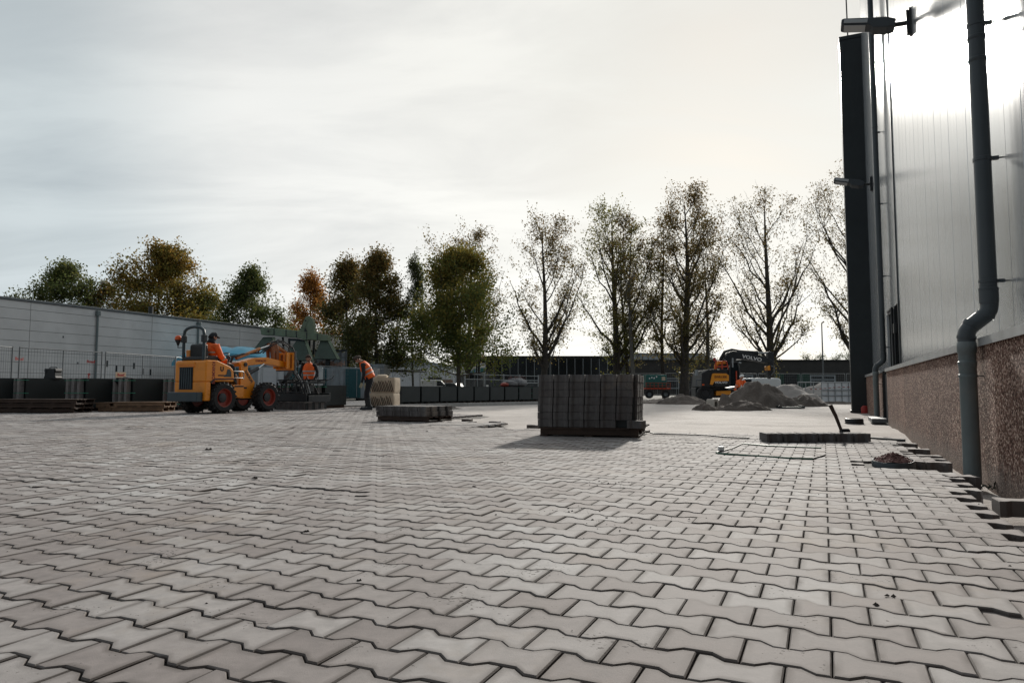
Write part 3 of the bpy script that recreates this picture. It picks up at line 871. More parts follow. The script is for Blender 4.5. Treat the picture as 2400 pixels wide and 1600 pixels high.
st = thing('paver_stack', 'tall pallet stack of dark grey H pavers in the middle, one corner stone pulled out', 'paver stack', (0.36, 8.93, 0.004), R(-15))
st.scale = (1.06, 1.05, 1.02)
pallet_parts(st, 1.2, 1.1)
MB().box(0.07, 1.13, 0.06, 1.05, 0.12, 0.75).build('stack_core', G['dark_pack'], st)
stack_layers(st, 6, 8, 7, 0.115, 0.0945, skip={(5, 0, 0)}, seed=1, lean=0.003, jit=0.0015)
place_paver(st, 1.17, 0.02, 0.115 + 0.0945, R(-16), k=8, sz=0.0935 / TH, dark=True)
MB().tube([(1.28, 0.75, 0.02), (1.34, 0.6, 0.012), (1.7, 0.62, 0.010), (1.98, 0.5, 0.012), (2.2, 0.25, 0.010), (2.45, 0.22, 0.010)], 0.009, 6).build('loose_band', G['black_plastic'], st)
st2 = thing('paver_stack', 'low pallet with two layers of dark grey pavers left of the tall stack', 'paver stack', (-2.56, 13.02, 0.004), R(-27))
pallet_parts(st2, 1.15, 0.83, h=0.10)
stack_layers(st2, 6, 6, 2, 0.10, 0.093, seed=2, jit=0.006)

# double row of pavers waiting by the hall wall
rw = thing('paver_row', 'double row of pavers set out on the paving near the hall wall', 'paver row', (2.93, 7.93, 0.004), R(0.6))
for j in range(2):
    for i in range(6):
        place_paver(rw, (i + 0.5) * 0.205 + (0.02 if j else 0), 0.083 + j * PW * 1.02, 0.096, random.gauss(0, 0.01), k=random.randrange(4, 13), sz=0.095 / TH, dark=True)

# loose pavers
loose = [((1095, 983), 'loose paver on the sand edge just right of the low pallet'), ((1160, 989), 'loose paver on the sand edge between the low pallet and the tall stack'),
         ((1250, 997), 'loose paver sticking out just left of the tall paver stack'), ((1506, 1010), 'loose paver just right of the tall paver stack')]
for (px, py), lb in loose:
    Y = CAM_H * 1600 / (py - 910.0)
    o = place_paver(None, gx(px, Y), Y, 0.022, random.uniform(-0.5, -0.2), R(3), R(2), k=4, name='loose_paver')
    tag(o, lb, 'paver', 'loose pavers')
def edge_paver(xw, yw, z, rz, lb, tx=0.0, ty=0.0):
    p = Wp(xw, yw, z)
    o = place_paver(None, p.x, p.y, p.z, ROT + rz, tx, ty, k=5, name='loose_paver')
    tag(o, lb, 'paver', 'loose pavers')
edge_paver(0.925, 4.52, 0.022, R(3), 'raised paver by the hall plinth at the right picture edge, the largest loose one', 0, R(-1))
edge_paver(0.86, 5.72, 0.010, R(10), 'skewed paver at the paving edge just left of the near downpipe')
edge_paver(0.86, 7.32, 0.010, R(4), 'raised paver at the paving edge behind the drain')
edge_paver(0.84, 7.90, 0.022, R(-3), 'raised paver at the paving edge level with the paver row')
edge_paver(0.82, 8.75, 0.015, R(2), 'raised paver at the paving edge near the lying hammer')

# drain gully with soil
dp = Wp(*DRAIN)
dr = thing('drain_gully', 'grey plastic drain ring filled with soil, standing in a gap of the paving', 'drain', (dp.x, dp.y, -0.075), 0)
MB().lathe([(0.158, 0.0), (0.158, 0.108), (0.154, 0.114), (0.148, 0.114), (0.146, 0.108), (0.146, 0.0)], (0, 0, 0), seg=32).build('ring', G['pvc_dark'], dr, smooth=True, rot=(R(4), R(-3), 0))
so = MB(); rr_ = []
for k in range(9):
    rad = 0.152 * (1 - k / 8) + 0.002
    rr_.append([(rad * math.cos(a * math.pi / 12), rad * math.sin(a * math.pi / 12), 0.10 + 0.060 * (k / 8) ** 0.8 + random.uniform(-0.010, 0.010)) for a in range(24)])
so.loft(rr_)
so.build('soil_fill', G['heather'], dr)
gr = MB()
for k in range(170):
    a = random.uniform(0, 6.28); q = random.uniform(0, 0.14) ; s_ = random.uniform(0.005, 0.013)
    c = Vector((q * math.cos(a), q * math.sin(a), 0.165 - 0.40 * q + random.uniform(-0.005, 0.01)))
    gr.ball(c, (s_, s_ * random.uniform(0.6, 1.2), s_ * random.uniform(0.6, 1)), 5, 3)
tag(gr.build('soil_lumps', G['heather'], dr), kind='stuff')

# tools and small things by the wall
hm = thing('mallet', 'mallet with its wooden handle leaning upwards behind the paver row', 'mallet', (gx(1978, 8.3), 8.35, 0.0), 0)
MB().tube([(0.0, 0, 0.10), (-0.055, 0.02, 0.28), (-0.115, 0.03, 0.42)], [0.018, 0.021, 0.025], 10).build('handle', G['wood_old'], hm, smooth=True)
MB().lathe([(0.022, -0.05), (0.034, -0.04), (0.035, 0.05), (0.024, 0.065)], (0.03, 0, 0.10), 'x', 14).build('head', G['rubber'], hm, smooth=True)
h2 = thing('hammer', 'hammer lying with a long dark handle by the hall plinth', 'hammer', Wp(0.36, 9.05, 0.02), 0)
MB().tube([(0, 0, 0.03), (0.30, -0.42, 0.025)], [0.011, 0.014], 8).build('handle', G['black_metal'], h2, smooth=True)
MB().box(-0.025, 0.025, -0.07, 0.07, 0.0, 0.055, Matrix.Rotation(R(-20), 4, 'Z')).build('head', G['dark_steel'], h2, bevel=0.008)
kp = thing('pipe_cap', 'short black ribbed plastic ring lying on the sand by the hall', 'pipe ring', (gx(2002, 12.9), 12.9, -0.05), 0)
MB().lathe([(0.165, 0.0), (0.165, 0.03), (0.158, 0.034), (0.158, 0.055), (0.163, 0.06), (0.155, 0.105), (0.135, 0.11), (0.13, 0.10), (0.13, 0.0)], (0, 0, 0), seg=28).build('ring', G['black_plastic'], kp, smooth=True)
rc = thing('red_cap', 'small red plastic cap on the ground at the foot of the dark column', 'cap', Wp(1.0, 20.9, 0.0), 0)
MB().lathe([(0.10, -0.05), (0.10, 0.10), (0.06, 0.15), (0.01, 0.16)], seg=14).build('shell', G['text_red'], rc, smooth=True)
# green strapping bent to a rectangle
sp_ = thing('strapping_loop', 'green plastic strapping bent to an open rectangle on the paving', 'strapping', (0, 0, 0), 0)
def gp(px, py, z=0.006):
    Y = CAM_H * 1600 / (py - 910.0)
    return (gx(px, Y, z), Y, z)
def ribbon(pts, w=0.009, z=0.005):
    m = MB()
    m.tube([gp(*p) for p in pts], w, 5)
    return m
ribbon([(1925, 1049), (1800, 1044), (1740, 1039)]).build('band', G['strap_dark_green'], sp_)
ribbon([(1740, 1039), (1716, 1050), (1690, 1057), (1679, 1059)], 0.008).build('dark_band', G['black_plastic'], sp_)
ribbon([(1679, 1059), (1683, 1062), (1760, 1067), (1850, 1073), (1905, 1074.5)]).build('band', G['strap_dark_green'], sp_)
ribbon([(1905, 1074.5), (1920, 1070), (1933, 1066)], 0.008).build('dark_band', G['black_plastic'], sp_)
c_ = Vector(gp(1690, 1056))
MB().box(c_.x - 0.025, c_.x + 0.03, c_.y - 0.01, c_.y + 0.03, 0.002, 0.05).build('paper_tag', G['white_paint'], sp_, bevel=0.006)

# ------------------------------------------------------------------ strapped paver packs
def column_mesh(h):
    m = MB(); o0 = h_outline()
    m.loft([[(x, y, 0.0) for x, y in o0], [(x, y, h) for x, y in o0]])
    me = m.mesh('paver_column')
    return me
COLS = {}
def pack(label, x, y, rz, nx, ny, h, strap=True, mats=('paver', 'dark_pack'), dark_side=True, seed=0, group='strapped paver packs', z=0.0):
    """local x to the right, y away; front face has nx stones, side ny"""
    o = thing('paver_pack', label, 'paver pack', (x, y, z), rz, group)
    rr = random.Random(seed)
    w, d = nx * PL, ny * PW
    for q in (0.02, w / 2 - 0.05, w - 0.12):
        MB().box(q, q + 0.1, 0.02, d - 0.02, 0.0, 0.09).build('skid', G['wood_old'], o)
    key = (round(h, 2))
    if key not in COLS:
        COLS[key] = {}
        for mn, mm in (('paver', PAVER_MID), ('dark_pack', G['dark_pack'])):
            me = column_mesh(h); me.materials.append(mm)
            a = me.attributes.new('rnd', 'FLOAT', 'FACE'); a.data.foreach_set('value', [0.55] * len(me.polygons))
            COLS[key][mn] = me
    for j in range(ny):
        for i in range(nx):
            if not (i in (0, nx - 1) or j == ny - 1) or j == 0: continue
            mn = 'dark_pack' if (dark_side and i == nx - 1) else 'paver'
            if dark_side == 'all': mn = 'dark_pack'
            c = bpy.data.objects.new('paver_column', COLS[key][mn]); link(c, o)
            c.location = ((i + 0.5) * PL + (j % 2) * 0.03, (j + 0.5) * PW, 0.09)
            c.rotation_euler = (0, 0, rr.gauss(0, 0.01))
    for i in range(3):                        # stone ends on the short side, dark gaps between
        c = bpy.data.objects.new('paver_column', COLS[key]['dark_pack' if dark_side == 'all' else 'paver']); link(c, o)
        c.location = (0.09 + i * (w - 0.2) / 2.35, 0.03, 0.09)
        c.scale = (0.50, 0.8, 1)
    MB().box(0.05, w - 0.05, 0.11, d - 0.06, 0.09, 0.09 + h - 0.012).build('pack_core', G['black_plastic'], o)
    if dark_side == 'all':
        MB().box(0.015, w - 0.015, -0.055, -0.05, 0.13, 0.085 + h).build('wrap_film', G['dark_pack'], o)
    MB().box(0.02, w + 0.03, 0.01, d - 0.01, 0.091 + h, 0.096 + h).build('cover_sheet', G['dark_pack'], o)
    if dark_side is True:      # dark film wrapped round the long side
        MB().box(w + 0.034, w + 0.039, 0.03, d - 0.16, 0.10, 0.088 + h).build('wrap_film', G['dark_pack'], o)
    if strap:
        for q in (0.10, 0.5, 0.93):
            s_ = MB()
            zz = 0.09 + h * q
            e = 0.012
            s_.box(-e, w + 0.045, -e - 0.024, -e - 0.020, zz, zz + 0.014); s_.box(w + 0.041, w + 0.045, -e - 0.02, 0.10, zz, zz + 0.014)
            s_.build('strap', G['strap_green'], o)
    return o
# near row left of the loader; the striped side faces the camera
row_l = [(-62, 18.2, 'strapped paver pack at the left picture edge, cut off by it'), (12, 18.5, 'strapped paver pack with the black toolbox on it'),
         (152, 18.9, 'strapped paver pack with the black jacket draped over its corner'), (262, 19.3, 'strapped paver pack behind the brown pallets, next to the loader'),
         (378, 19.9, 'strapped paver pack half hidden behind the rear of the loader')]
PK = []
for k, (px, Y, lb) in enumerate(row_l):
    PK.append(pack(lb, gx(px, Y), Y, ROT, 4, 9, 0.80, seed=k))
for k, (px, Y, lb) in enumerate([(640, 21.0, 'strapped paver pack behind the paving clamp, left one'), (712, 21.6, 'strapped paver pack behind the paving clamp, right one with pale end stripes')]):
    pack(lb, gx(px, Y), Y, ROT, 4, 8, 0.62, seed=40 + k)
# far row towards the middle
names = ['next to the beige bundles', 'second from the beige bundles', 'third from the beige bundles', 'fourth from the beige bundles', 'fifth from the beige bundles', 'sixth from the beige bundles', 'seventh from the beige bundles', 'under the grey netted heap', 'last before the tall paver stack']
a0, a1 = Vector((gx(938, 24.6), 24.6)), Vector((gx(1275, 32.0), 32.0))
dd = (a1 - a0).normalized(); LL = (a1 - a0).length
for k, nm in enumerate(names):
    p = a0 + dd * (LL * k / 9)
    pack('dark strapped paver pack in the far row, ' + nm, p.x, p.y, math.atan2(dd.y, dd.x), 5, 7, 0.60, strap=(k > 6), dark_side='all', seed=60 + k, group='far row of paver packs')
p8 = a0 + dd * (LL * 7 / 9)
hp = thing('netted_heap', 'grey netted heap with dry plants lying on a far paver pack', 'heap', (p8.x, p8.y, 0.70), math.atan2(dd.y, dd.x))
def lump(c, r, seed, n=14, m=9, amp=0.25):
    rr = random.Random(seed); q = MB(); rings = []
    for i in range(m + 1):
        th = math.pi * (0.03 + 0.94 * i / m)
        ring = []
        for k in range(n):
            ph = 2 * math.pi * k / n
            d = Vector((math.sin(th) * math.cos(ph), math.sin(th) * math.sin(ph), -math.cos(th)))
            f = 1 + amp * fbm(d.x * 2 + seed, d.y * 2, d.z * 2, 3)
            ring.append((c[0] + d.x * r[0] * f, c[1] + d.y * r[1] * f, c[2] + d.z * r[2] * f))
        rings.append(ring)
    return q.loft(rings)
lump((0.45, 0.4, 0.17), (0.62, 0.4, 0.22), 5).build('net_bag', G['grey_net'], hp, smooth='all')
lump((-0.2, 0.3, 0.13), (0.45, 0.3, 0.15), 8).build('net_bag', G['grey_net'], hp, smooth='all')
lump((-0.65, 0.25, 0.08), (0.22, 0.16, 0.10), 9).build('red_bag', G['red_paint'], hp, smooth='all')
tw = MB()
for k in range(60):
    b_ = Vector((random.uniform(-0.1, 0.9), random.uniform(0.2, 0.6), 0.3)); e_ = b_ + Vector((random.gauss(0, 0.08), random.gauss(0, 0.05), random.uniform(0.08, 0.24)))
    tw.tube([b_, e_], [0.008, 0.003], 4)
tag(tw.build('dry_twigs', G['heather'], hp), kind='stuff')

# toolbox and jacket on the near packs
tb = thing('toolbox', 'black stackable toolbox standing on a left paver pack', 'toolbox', at(124, 889, 18.95), R(-8))
MB().prism([(-0.17, 0.0), (-0.19, 0.05), (-0.165, 0.09), (-0.155, 0.20), (-0.18, 0.23), (-0.165, 0.30), (0.165, 0.30), (0.18, 0.23), (0.155, 0.20), (0.165, 0.09), (0.19, 0.05), (0.17, 0.0), (0.10, 0.0), (0.09, 0.02), (-0.09, 0.02), (-0.10, 0.0)], -0.12, 0.12, 'y').build('body', G['black_plastic'], tb, bevel=0.012)
MB().tube([(-0.11, 0, 0.30), (-0.11, 0, 0.325), (-0.08, 0, 0.335), (0.08, 0, 0.335), (0.11, 0, 0.325), (0.11, 0, 0.30)], 0.014, 8).build('handle', G['black_plastic'], tb)
for x in (-0.12, 0.12): MB().box(x - 0.025, x + 0.025, -0.135, -0.121, 0.18, 0.27).build('latch', G['dark_steel'], tb, bevel=0.004)
jk = thing('jacket', 'black jacket thrown over the corner of a left paver pack', 'jacket', at(285, 897, 19.25), R(-10))
lump((-0.05, 0.12, 0.06), (0.34, 0.2, 0.09), 3, amp=0.5).build('body', G['dark_cloth'], jk, smooth='all')
lump((0.20, -0.02, -0.12), (0.09, 0.07, 0.24), 4, amp=0.35).build('sleeve', G['dark_cloth'], jk, smooth='all')
lump((-0.32, 0.1, 0.015), (0.20, 0.1, 0.03), 6, amp=0.5).build('sleeve', G['dark_cloth'], jk, smooth='all')
lump((0.36, 0.0, -0.05), (0.05, 0.05, 0.12), 7, amp=0.3).build('sleeve', G['dark_cloth'], jk, smooth='all')

# brown empty pallets lying in front of the packs
def pallet_pile(label, px, Y, n, rz, w=1.2, d=0.9, mat='wood_old', sh=0.115):
    o = thing('pallet_pile', label, 'pallet', (gx(px, Y), Y, 0.002), rz, 'empty pallets')
    for k in range(n):
        pallet_parts(o, w, d, k * (sh + 0.002), mat, sh, 7, x0=random.uniform(-0.04, 0.04), y0=random.uniform(-0.03, 0.03))
    return o
pallet_pile('pile of empty brown pallets at the left picture edge', -30, 17.3, 3, R(4), 1.15, 0.85)
pallet_pile('pile of empty brown pallets in front of the pack with the toolbox', 62, 17.2, 3, R(3), 1.15, 0.85)
pallet_pile('pile of empty pale brown pallets between the jacket and the loader', 262, 18.1, 2, R(5), 1.3, 0.8, 'wood_pale', 0.13)
pallet_pile('single row of pallet ends left of the pale pallets', 226, 18.3, 2, R(5), 0.35, 0.8, 'wood_pale', 0.12)
bw = thing('bag_of_film', 'clear plastic film bundle lying on the pack beside the loader', 'film bundle', at(380, 897, 20.0), 0)
lump((0, 0.2, 0.03), (0.42, 0.2, 0.06), 12, amp=0.4).build('film', G['plastic_white'], bw, smooth='all')

# two beige bundles
def bundle(parent, name, w, d, z0, z1, seed):
    rr = random.Random(seed); m = MB(); rings = []
    for i in range(9):
        t_ = i / 8
        z = z0 + (z1 - z0) * t_
        f = 1.0 - 0.035 * abs(2 * t_ - 1) ** 5
        ring = []
        for k in range(56):
            a = 2 * math.pi * k / 56
            c, s = math.cos(a), math.sin(a)
            q = (abs(c) ** 18 + abs(s) ** 18) ** (-1 / 18)
            g_ = f * (1 + 0.025 * fbm(c * 2 + seed, s * 2, z * 3))
            ring.append((w / 2 * c * q * g_, d / 2 * s * q * g_, z))
        rings.append(ring)
    m.loft(rings)
    o = m.build(name, G['beige_sack'], parent, smooth=True)
    # dark slanted gaps between the bundled strips
    sl = MB()
    n = 13
    for k in range(n):
        x = -w / 2 * 0.9 + w * 0.9 * k / n
        za, zb = z0 + 0.04, z0 + (z1 - z0) * rr.uniform(0.66, 0.84)
        sl.add([(x + 0.05, -d / 2 - 0.016, za), (x + 0.078, -d / 2 - 0.016, za), (x - 0.030, -d / 2 - 0.014, zb), (x - 0.052, -d / 2 - 0.014, zb),
                (x + 0.05, -d / 2 + 0.03, za), (x + 0.078, -d / 2 + 0.03, za), (x - 0.030, -d / 2 + 0.03, zb), (x - 0.052, -d / 2 + 0.03, zb)],
               [(0, 1, 2, 3), (4, 7, 6, 5), (0, 4, 5, 1), (1, 5, 6, 2), (2, 6, 7, 3), (3, 7, 4, 0)])
    for k in range(8):
        y = -d / 2 * 0.9 + d * 0.85 * k / 8
        za, zb = z0 + 0.04, z0 + (z1 - z0) * rr.uniform(0.5, 0.65)
        x = -w / 2
        sl.add([(x - 0.012, y, za), (x - 0.012, y + 0.016, za), (x - 0.012, y + 0.07, zb), (x - 0.012, y + 0.054, zb), (x + 0.03, y, za), (x + 0.03, y + 0.016, za), (x + 0.03, y + 0.07, zb), (x + 0.03, y + 0.054, zb)],
               [(0, 1, 2, 3), (4, 7, 6, 5), (0, 4, 5, 1), (1, 5, 6, 2), (2, 6, 7, 3), (3, 7, 4, 0)])
    sl.build('dark_gaps', M('gap_brown', (0.075, 0.055, 0.04), 0.9), o)
    return o
Yb = 22.8
b1 = thing('beige_bundle', 'lower beige strapped bundle with slanted dark gaps beside the bending worker', 'bundle', (gx(901, Yb), Yb, -0.05), R(-6), 'beige bundles')
bundle(b1, 'sack', 0.86, 0.8, 0.0, 0.52, 3)
MB().lathe([(0.05, -0.02), (0.05, 0.02), (0.02, 0.025)], (-0.28, -0.42, 0.06), 'y', 10).build('plug', G['black_plastic'], b1)
b2 = thing('beige_bundle', 'upper beige bundle with open top flap beside the bending worker', 'bundle', (gx(903, Yb), Yb, 0.475), R(-6), 'beige bundles')
bundle(b2, 'sack', 0.82, 0.78, 0.0, 0.50, 6)
lump((-0.12, -0.1, 0.50), (0.22, 0.25, 0.10), 21, amp=0.5).build('top_flap', G['beige_sack'], b2, smooth='all')

# ------------------------------------------------------------------ soil and sand heaps
def mound(name, label, px, Y, rx, ry, h, mat, seed, rough=0.25, group='soil heaps'):
    cx = gx(px, Y); n = 34; vs = []
    rr = random.Random(seed)
    for j in range(n + 1):
        for i in range(n + 1):
            u, v = -1.15 + 2.3 * i / n, -1.15 + 2.3 * j / n
            r = math.hypot(u, v)
            q = 1 + 0.3 * fbm(u * 1.3 + seed, v * 1.3, 1)
            f = max(0.0, 1.16 - math.sqrt((r / q) ** 2 + 0.025)) ; f = f * (1.25 - 0.25 * f)
            f = f * min(1.0, max(0.0, (1.12 - r) / 0.25))
            z = h * 0.86 * f * (1 + 0.22 * fbm(u * 2.0 + seed, v * 2.0, 5, 2)) + rough * h * min(1, f * 3) * fbm(u * 5, v * 5 + seed, 2, 5) * 0.28
            vs.append((u * rx, v * ry, z - 0.02))
    m = MB().add(vs, [(j * (n + 1) + i, j * (n + 1) + i + 1, (j + 1) * (n + 1) + i + 1, (j + 1) * (n + 1) + i) for j in range(n) for i in range(n)])
    o = m.build(name, mat, smooth='all', loc=(cx, Y, -0.08))
    return tag(o, label, 'heap', group)
mound('soil_heap', 'tall dark soil heap in front of the excavator', 1775, 24.3, 1.45, 1.2, 1.08, SOIL, 1, 0.5)
mound('sand_heap', 'smooth pale sand heap right of the tall soil heap', 1840, 27.0, 1.55, 1.3, 1.02, LSAND, 4, 0.08)
mound('soil_heap', 'low broad dark soil heap at the front edge of the sand', 1740, 21.2, 0.95, 0.55, 0.38, SOIL, 7, 0.6)
mound('soil_heap', 'small dark soil heap left of the broad one', 1652, 21.0, 0.42, 0.4, 0.30, SOIL, 9, 0.7)
mound('soil_heap', 'brown soil heap left of the excavator wheel', 1598, 29.5, 1.2, 1.0, 0.50, SOIL, 11, 0.5)
mound('soil_heap', 'flat dark soil strip behind the tall paver stack', 1545, 31.0, 1.6, 1.2, 0.26, SOIL, 13, 0.6)
mound('soil_heap', 'dark soil on the right flank of the sand heap', 1885, 26.0, 0.9, 0.9, 0.55, SOIL, 15, 0.5)
mound('sand_heap', 'pale flat topped sand heap behind the white barrier', 1935, 38.0, 2.2, 1.6, 1.2, LSAND, 17, 0.15)
mound('soil_heap', 'low soil ridge at the foot of the white barrier', 1965, 30.0, 1.5, 0.5, 0.18, SOIL, 19, 0.7)
pk = thing('metal_grate', 'flat rusty grate lying on the sand in front of the sand heap', 'grate', (gx(1850, 23.0), 23.0, -0.04), R(-8))
for k in range(5): MB().box(-0.42, 0.42, -0.30 + k * 0.14, -0.24 + k * 0.14, 0.0, 0.05).build('bar', G['dark_steel'], pk)
for x in (-0.4, 0.36): MB().box(x, x + 0.05, -0.3, 0.32, 0.0501, 0.09).build('cross_bar', G['dark_steel'], pk)
hb = thing('hollow_block', 'pale concrete block with a round hole beside the excavator', 'concrete block', (gx(1670, 23.5), 23.5, -0.08), R(8))
cb = MB()
sq = [(-0.09, 0.0), (0.09, 0.0), (0.09, 0.36), (-0.09, 0.36)]
n_ = 20; outer, inner = [], []
for k in range(n_):
    a = 2 * math.pi * k / n_
    c, s = math.cos(a), math.sin(a)
    q = 1 / max(abs(c), abs(s))
    outer.append((0.085 * c * q, 0.17 * s * q + 0.17)); inner.append((0.05 * c, 0.11 * s + 0.17))
cb.loft([[(x, -0.3, z) for x, z in inner], [(x, -0.3, z) for x, z in outer], [(x, 0.3, z) for x, z in outer], [(x, 0.3, z) for x, z in inner], [(x, -0.3, z) for x, z in inner]], cap=False)
cb.build('shell', M('pale_concrete', (0.36, 0.33, 0.29), 0.85), hb)

# ------------------------------------------------------------------ white barrier with IBC sheets
ib = thing('site_barrier', 'galvanised pipe barrier with white plastic panels beside the dark column', 'barrier', (gx(1935, 31.0), 31.0, -0.08), 0)
xl, xm, xr = gx(1871, 31.0) - ib.location.x, gx(1926, 31.0) - ib.location.x, gx(2040, 31.0) - ib.location.x
def hrail(x0, x1, z, r=0.022): MB().cyl((x0, 0, z), (x1, 0, z), r, seg=8).build('rail', G['galv'], ib, smooth=True)
for z in (0.98, 0.62, 0.38): hrail(xl if z > 0.9 else xl + 0.45 if z < 0.5 else xm, xr, z)
k = 0
x = xl
while x < xr:
    MB().cyl((x, -0.005, 0.0 if x >= xm - 0.01 or k == 0 else 0.3), (x, -0.005, 0.98), 0.02, seg=8).build('upright', G['galv'], ib, smooth=True)
    x += (xm - xl) / 3 if x < xm - 0.02 else 0.31
    k += 1
for a, b in ((xm + 0.02, xm + 0.95), (xm + 0.96, xr)):
    MB().box(a, b, 0.03, 0.06, 0.02, 0.96).build('white_panel', G['plastic_white'], ib, bevel=0.01)
tp = thing('warning_tape', 'red and white tape tied along the white barrier', 'tape', (ib.location.x, 30.9, 0), 0)
x = xl + 0.4; k = 0
while x < xr:
    z = 0.62 + 0.05 * math.sin(x * 2)
    MB().box(x, x + 0.10, 0, 0.004, z, z + 0.028).build('tape_stripe', G['text_red'] if k % 2 else G['white_paint'], tp)
    x += 0.105; k += 1

# ================================================================== TEXT
def text(parent, name, s, size, mat, M4, bold=0.0, sx=1.0):
    c = bpy.data.curves.new(name, 'FONT')
    c.body = s; c.size = size; c.extrude = 0.002; c.align_x = 'CENTER'; c.align_y = 'CENTER'; c.offset = bold; c.resolution_u = 3
    t_ = bpy.data.objects.new(name, c); COL.objects.link(t_)
    dg = bpy.context.evaluated_depsgraph_get()
    me = bpy.data.meshes.new_from_object(t_.evaluated_get(dg))
    bpy.data.objects.remove(t_)
    me.materials.clear(); me.materials.append(mat)
    o = bpy.data.objects.new(name, me); link(o, parent)
    o.matrix_local = M4 @ Matrix.Diagonal((sx, 1, 1, 1))
    return o
def basis(origin, ex, ey):
    ex, ey = Vector(ex).normalized(), Vector(ey).normalized(); ez = ex.cross(ey)
    m = Matrix.Identity(4)
    for i in range(3): m[i][0], m[i][1], m[i][2], m[i][3] = ex[i], ey[i], ez[i], origin[i]
    return m

# ================================================================== WHEEL LOADER (local x = right side, y = forward)
ld = thing('wheel_loader', 'small orange articulated wheel loader with roll bar on the paving', 'wheel loader', Wp(0, 0) + Vector((-7.72, 17.37, 0)), ROT)
ld.scale = (1.06, 1.06, 1.06)
OP = G['orange_paint']
def wheel(parent, x, y, r, w, side):
    c = (x, y, r)
    n = 28
    t_ = MB().lathe([(r * 0.60, -w / 2 + 0.01), (r * 0.86, -w / 2), (r * 0.97, -w * 0.36), (r * 0.985, 0), (r * 0.97, w * 0.36), (r * 0.86, w / 2), (r * 0.60, w / 2 - 0.01)], c, 'x', n, cap=False)
    for k in range(20):
        for sgn in (-1, 1):
            a = 2 * math.pi * (k + (0.5 if sgn > 0 else 0)) / 20
            Mx = Matrix.Translation(c) @ Matrix.Rotation(a, 4, 'X') @ Matrix.Translation((sgn * w * 0.23, 0, r * 0.975)) @ Matrix.Rotation(sgn * R(28), 4, 'Z')
            t_.cbox((0, 0, 0), (w * 0.5, 0.028, 0.045), Mx)
    ty = t_.build('wheel', G['rubber'], parent, smooth=True)
    MB().lathe([(r * 0.30, side * w * 0.12), (r * 0.52, side * w * 0.16), (r * 0.56, side * w * 0.40), (r * 0.62, side * w * 0.46), (r * 0.63, side * w * 0.30), (r * 0.63, -side * w * 0.3)], c, 'x', n).build('rim', G['red_paint'], ty, smooth=True)
    MB().lathe([(0.11, side * w * 0.10), (0.11, side * w * 0.24), (0.07, side * w * 0.27)], c, 'x', 14).build('hub', G['black_metal'], ty, smooth=True)
    return ty
for y in (0.0, 1.42):
    for s_ in (1, -1): wheel(ld, s_ * 0.43, y, 0.365, 0.28, s_)
# rear body
MB().prism([(-0.52, 0.74), (-0.52, 1.20), (-0.48, 1.24), (-0.18, 1.24), (0.22, 1.10), (0.30, 1.02), (0.34, 0.76), (0.28, 0.74)], -0.50, 0.50, 'x').build('rear_body', OP, ld, bevel=0.03, seg=3)
MB().box(-0.50, 0.50, -0.52, -0.36, 0.30, 0.738).build('rear_corner', OP, ld, bevel=0.02)
MB().box(-0.27, 0.27, -0.36, 0.34, 0.30, 0.738).build('rear_chassis', G['black_metal'], ld, bevel=0.02)
MB().prism([(-0.36, 0.70), (-0.26, 0.78), (0.28, 0.80), (0.40, 0.70), (0.40, 0.74), (0.29, 0.83), (-0.27, 0.81), (-0.38, 0.74)], 0.28, 0.505, 'x').build('mudguard', G['black_plastic'], ld)
MB().box(-0.52, 0.44, -0.70, -0.523, 0.28, 0.50).build('bumper', G['steel_blue'], ld, bevel=0.02)
gl_ = MB().box(-0.34, 0.10, -0.532, -0.5225, 0.56, 1.08)
gl_.build('grille', G['black_plastic'], ld, bevel=0.004)
for k in range(6): MB().box(-0.32 + k * 0.07, -0.29 + k * 0.07, -0.545, -0.533, 0.58, 1.06).build('grille_slat', G['steel_blue'], ld)
MB().box(-0.38, 0.14, -0.545, -0.5225, 1.085, 1.10).build('grille_trim', OP, ld)
MB().box(-0.38, 0.16, -0.535, -0.5225, 1.14, 1.20).build('rear_panel', OP, ld, bevel=0.006)
# side details
wpts = [(0.05, 0.86), (0.05, 0.90), (0.12, 0.92), (0.15, 1.04), (0.22, 1.04), (0.26, 0.98), (0.27, 0.86)]
MB().prism([(y - 0.04, z) for y, z in wpts], 0.500, 0.506, 'x').build('side_vent', G['steel_blue'], ld)
MB().prism([(-0.10, 1.10), (-0.10, 1.02), (-0.07, 0.985), (-0.04, 0.985), (-0.005, 1.02), (-0.005, 1.10), (-0.03, 1.10), (-0.03, 1.03), (-0.05, 1.012), (-0.06, 1.012), (-0.075, 1.03), (-0.075, 1.10)], 0.500, 0.507, 'x').build('shield_emblem', G['text_dark'], ld)
text(ld, 'lettering', 'KNIKMOPS', 0.115, G['red_paint'], basis((0.503, -0.30, 0.95), (0, 0, -1), (0, 1, 0)), 0.003, 0.92)
MB().box(0.500, 0.505, -0.16, 0.01, 0.875, 0.905).build('side_mark', G['text_dark'], ld)
MB().box(0.500, 0.506, -0.26, 0.33, 0.812, 0.822).build('body_crease', G['red_paint'], ld)
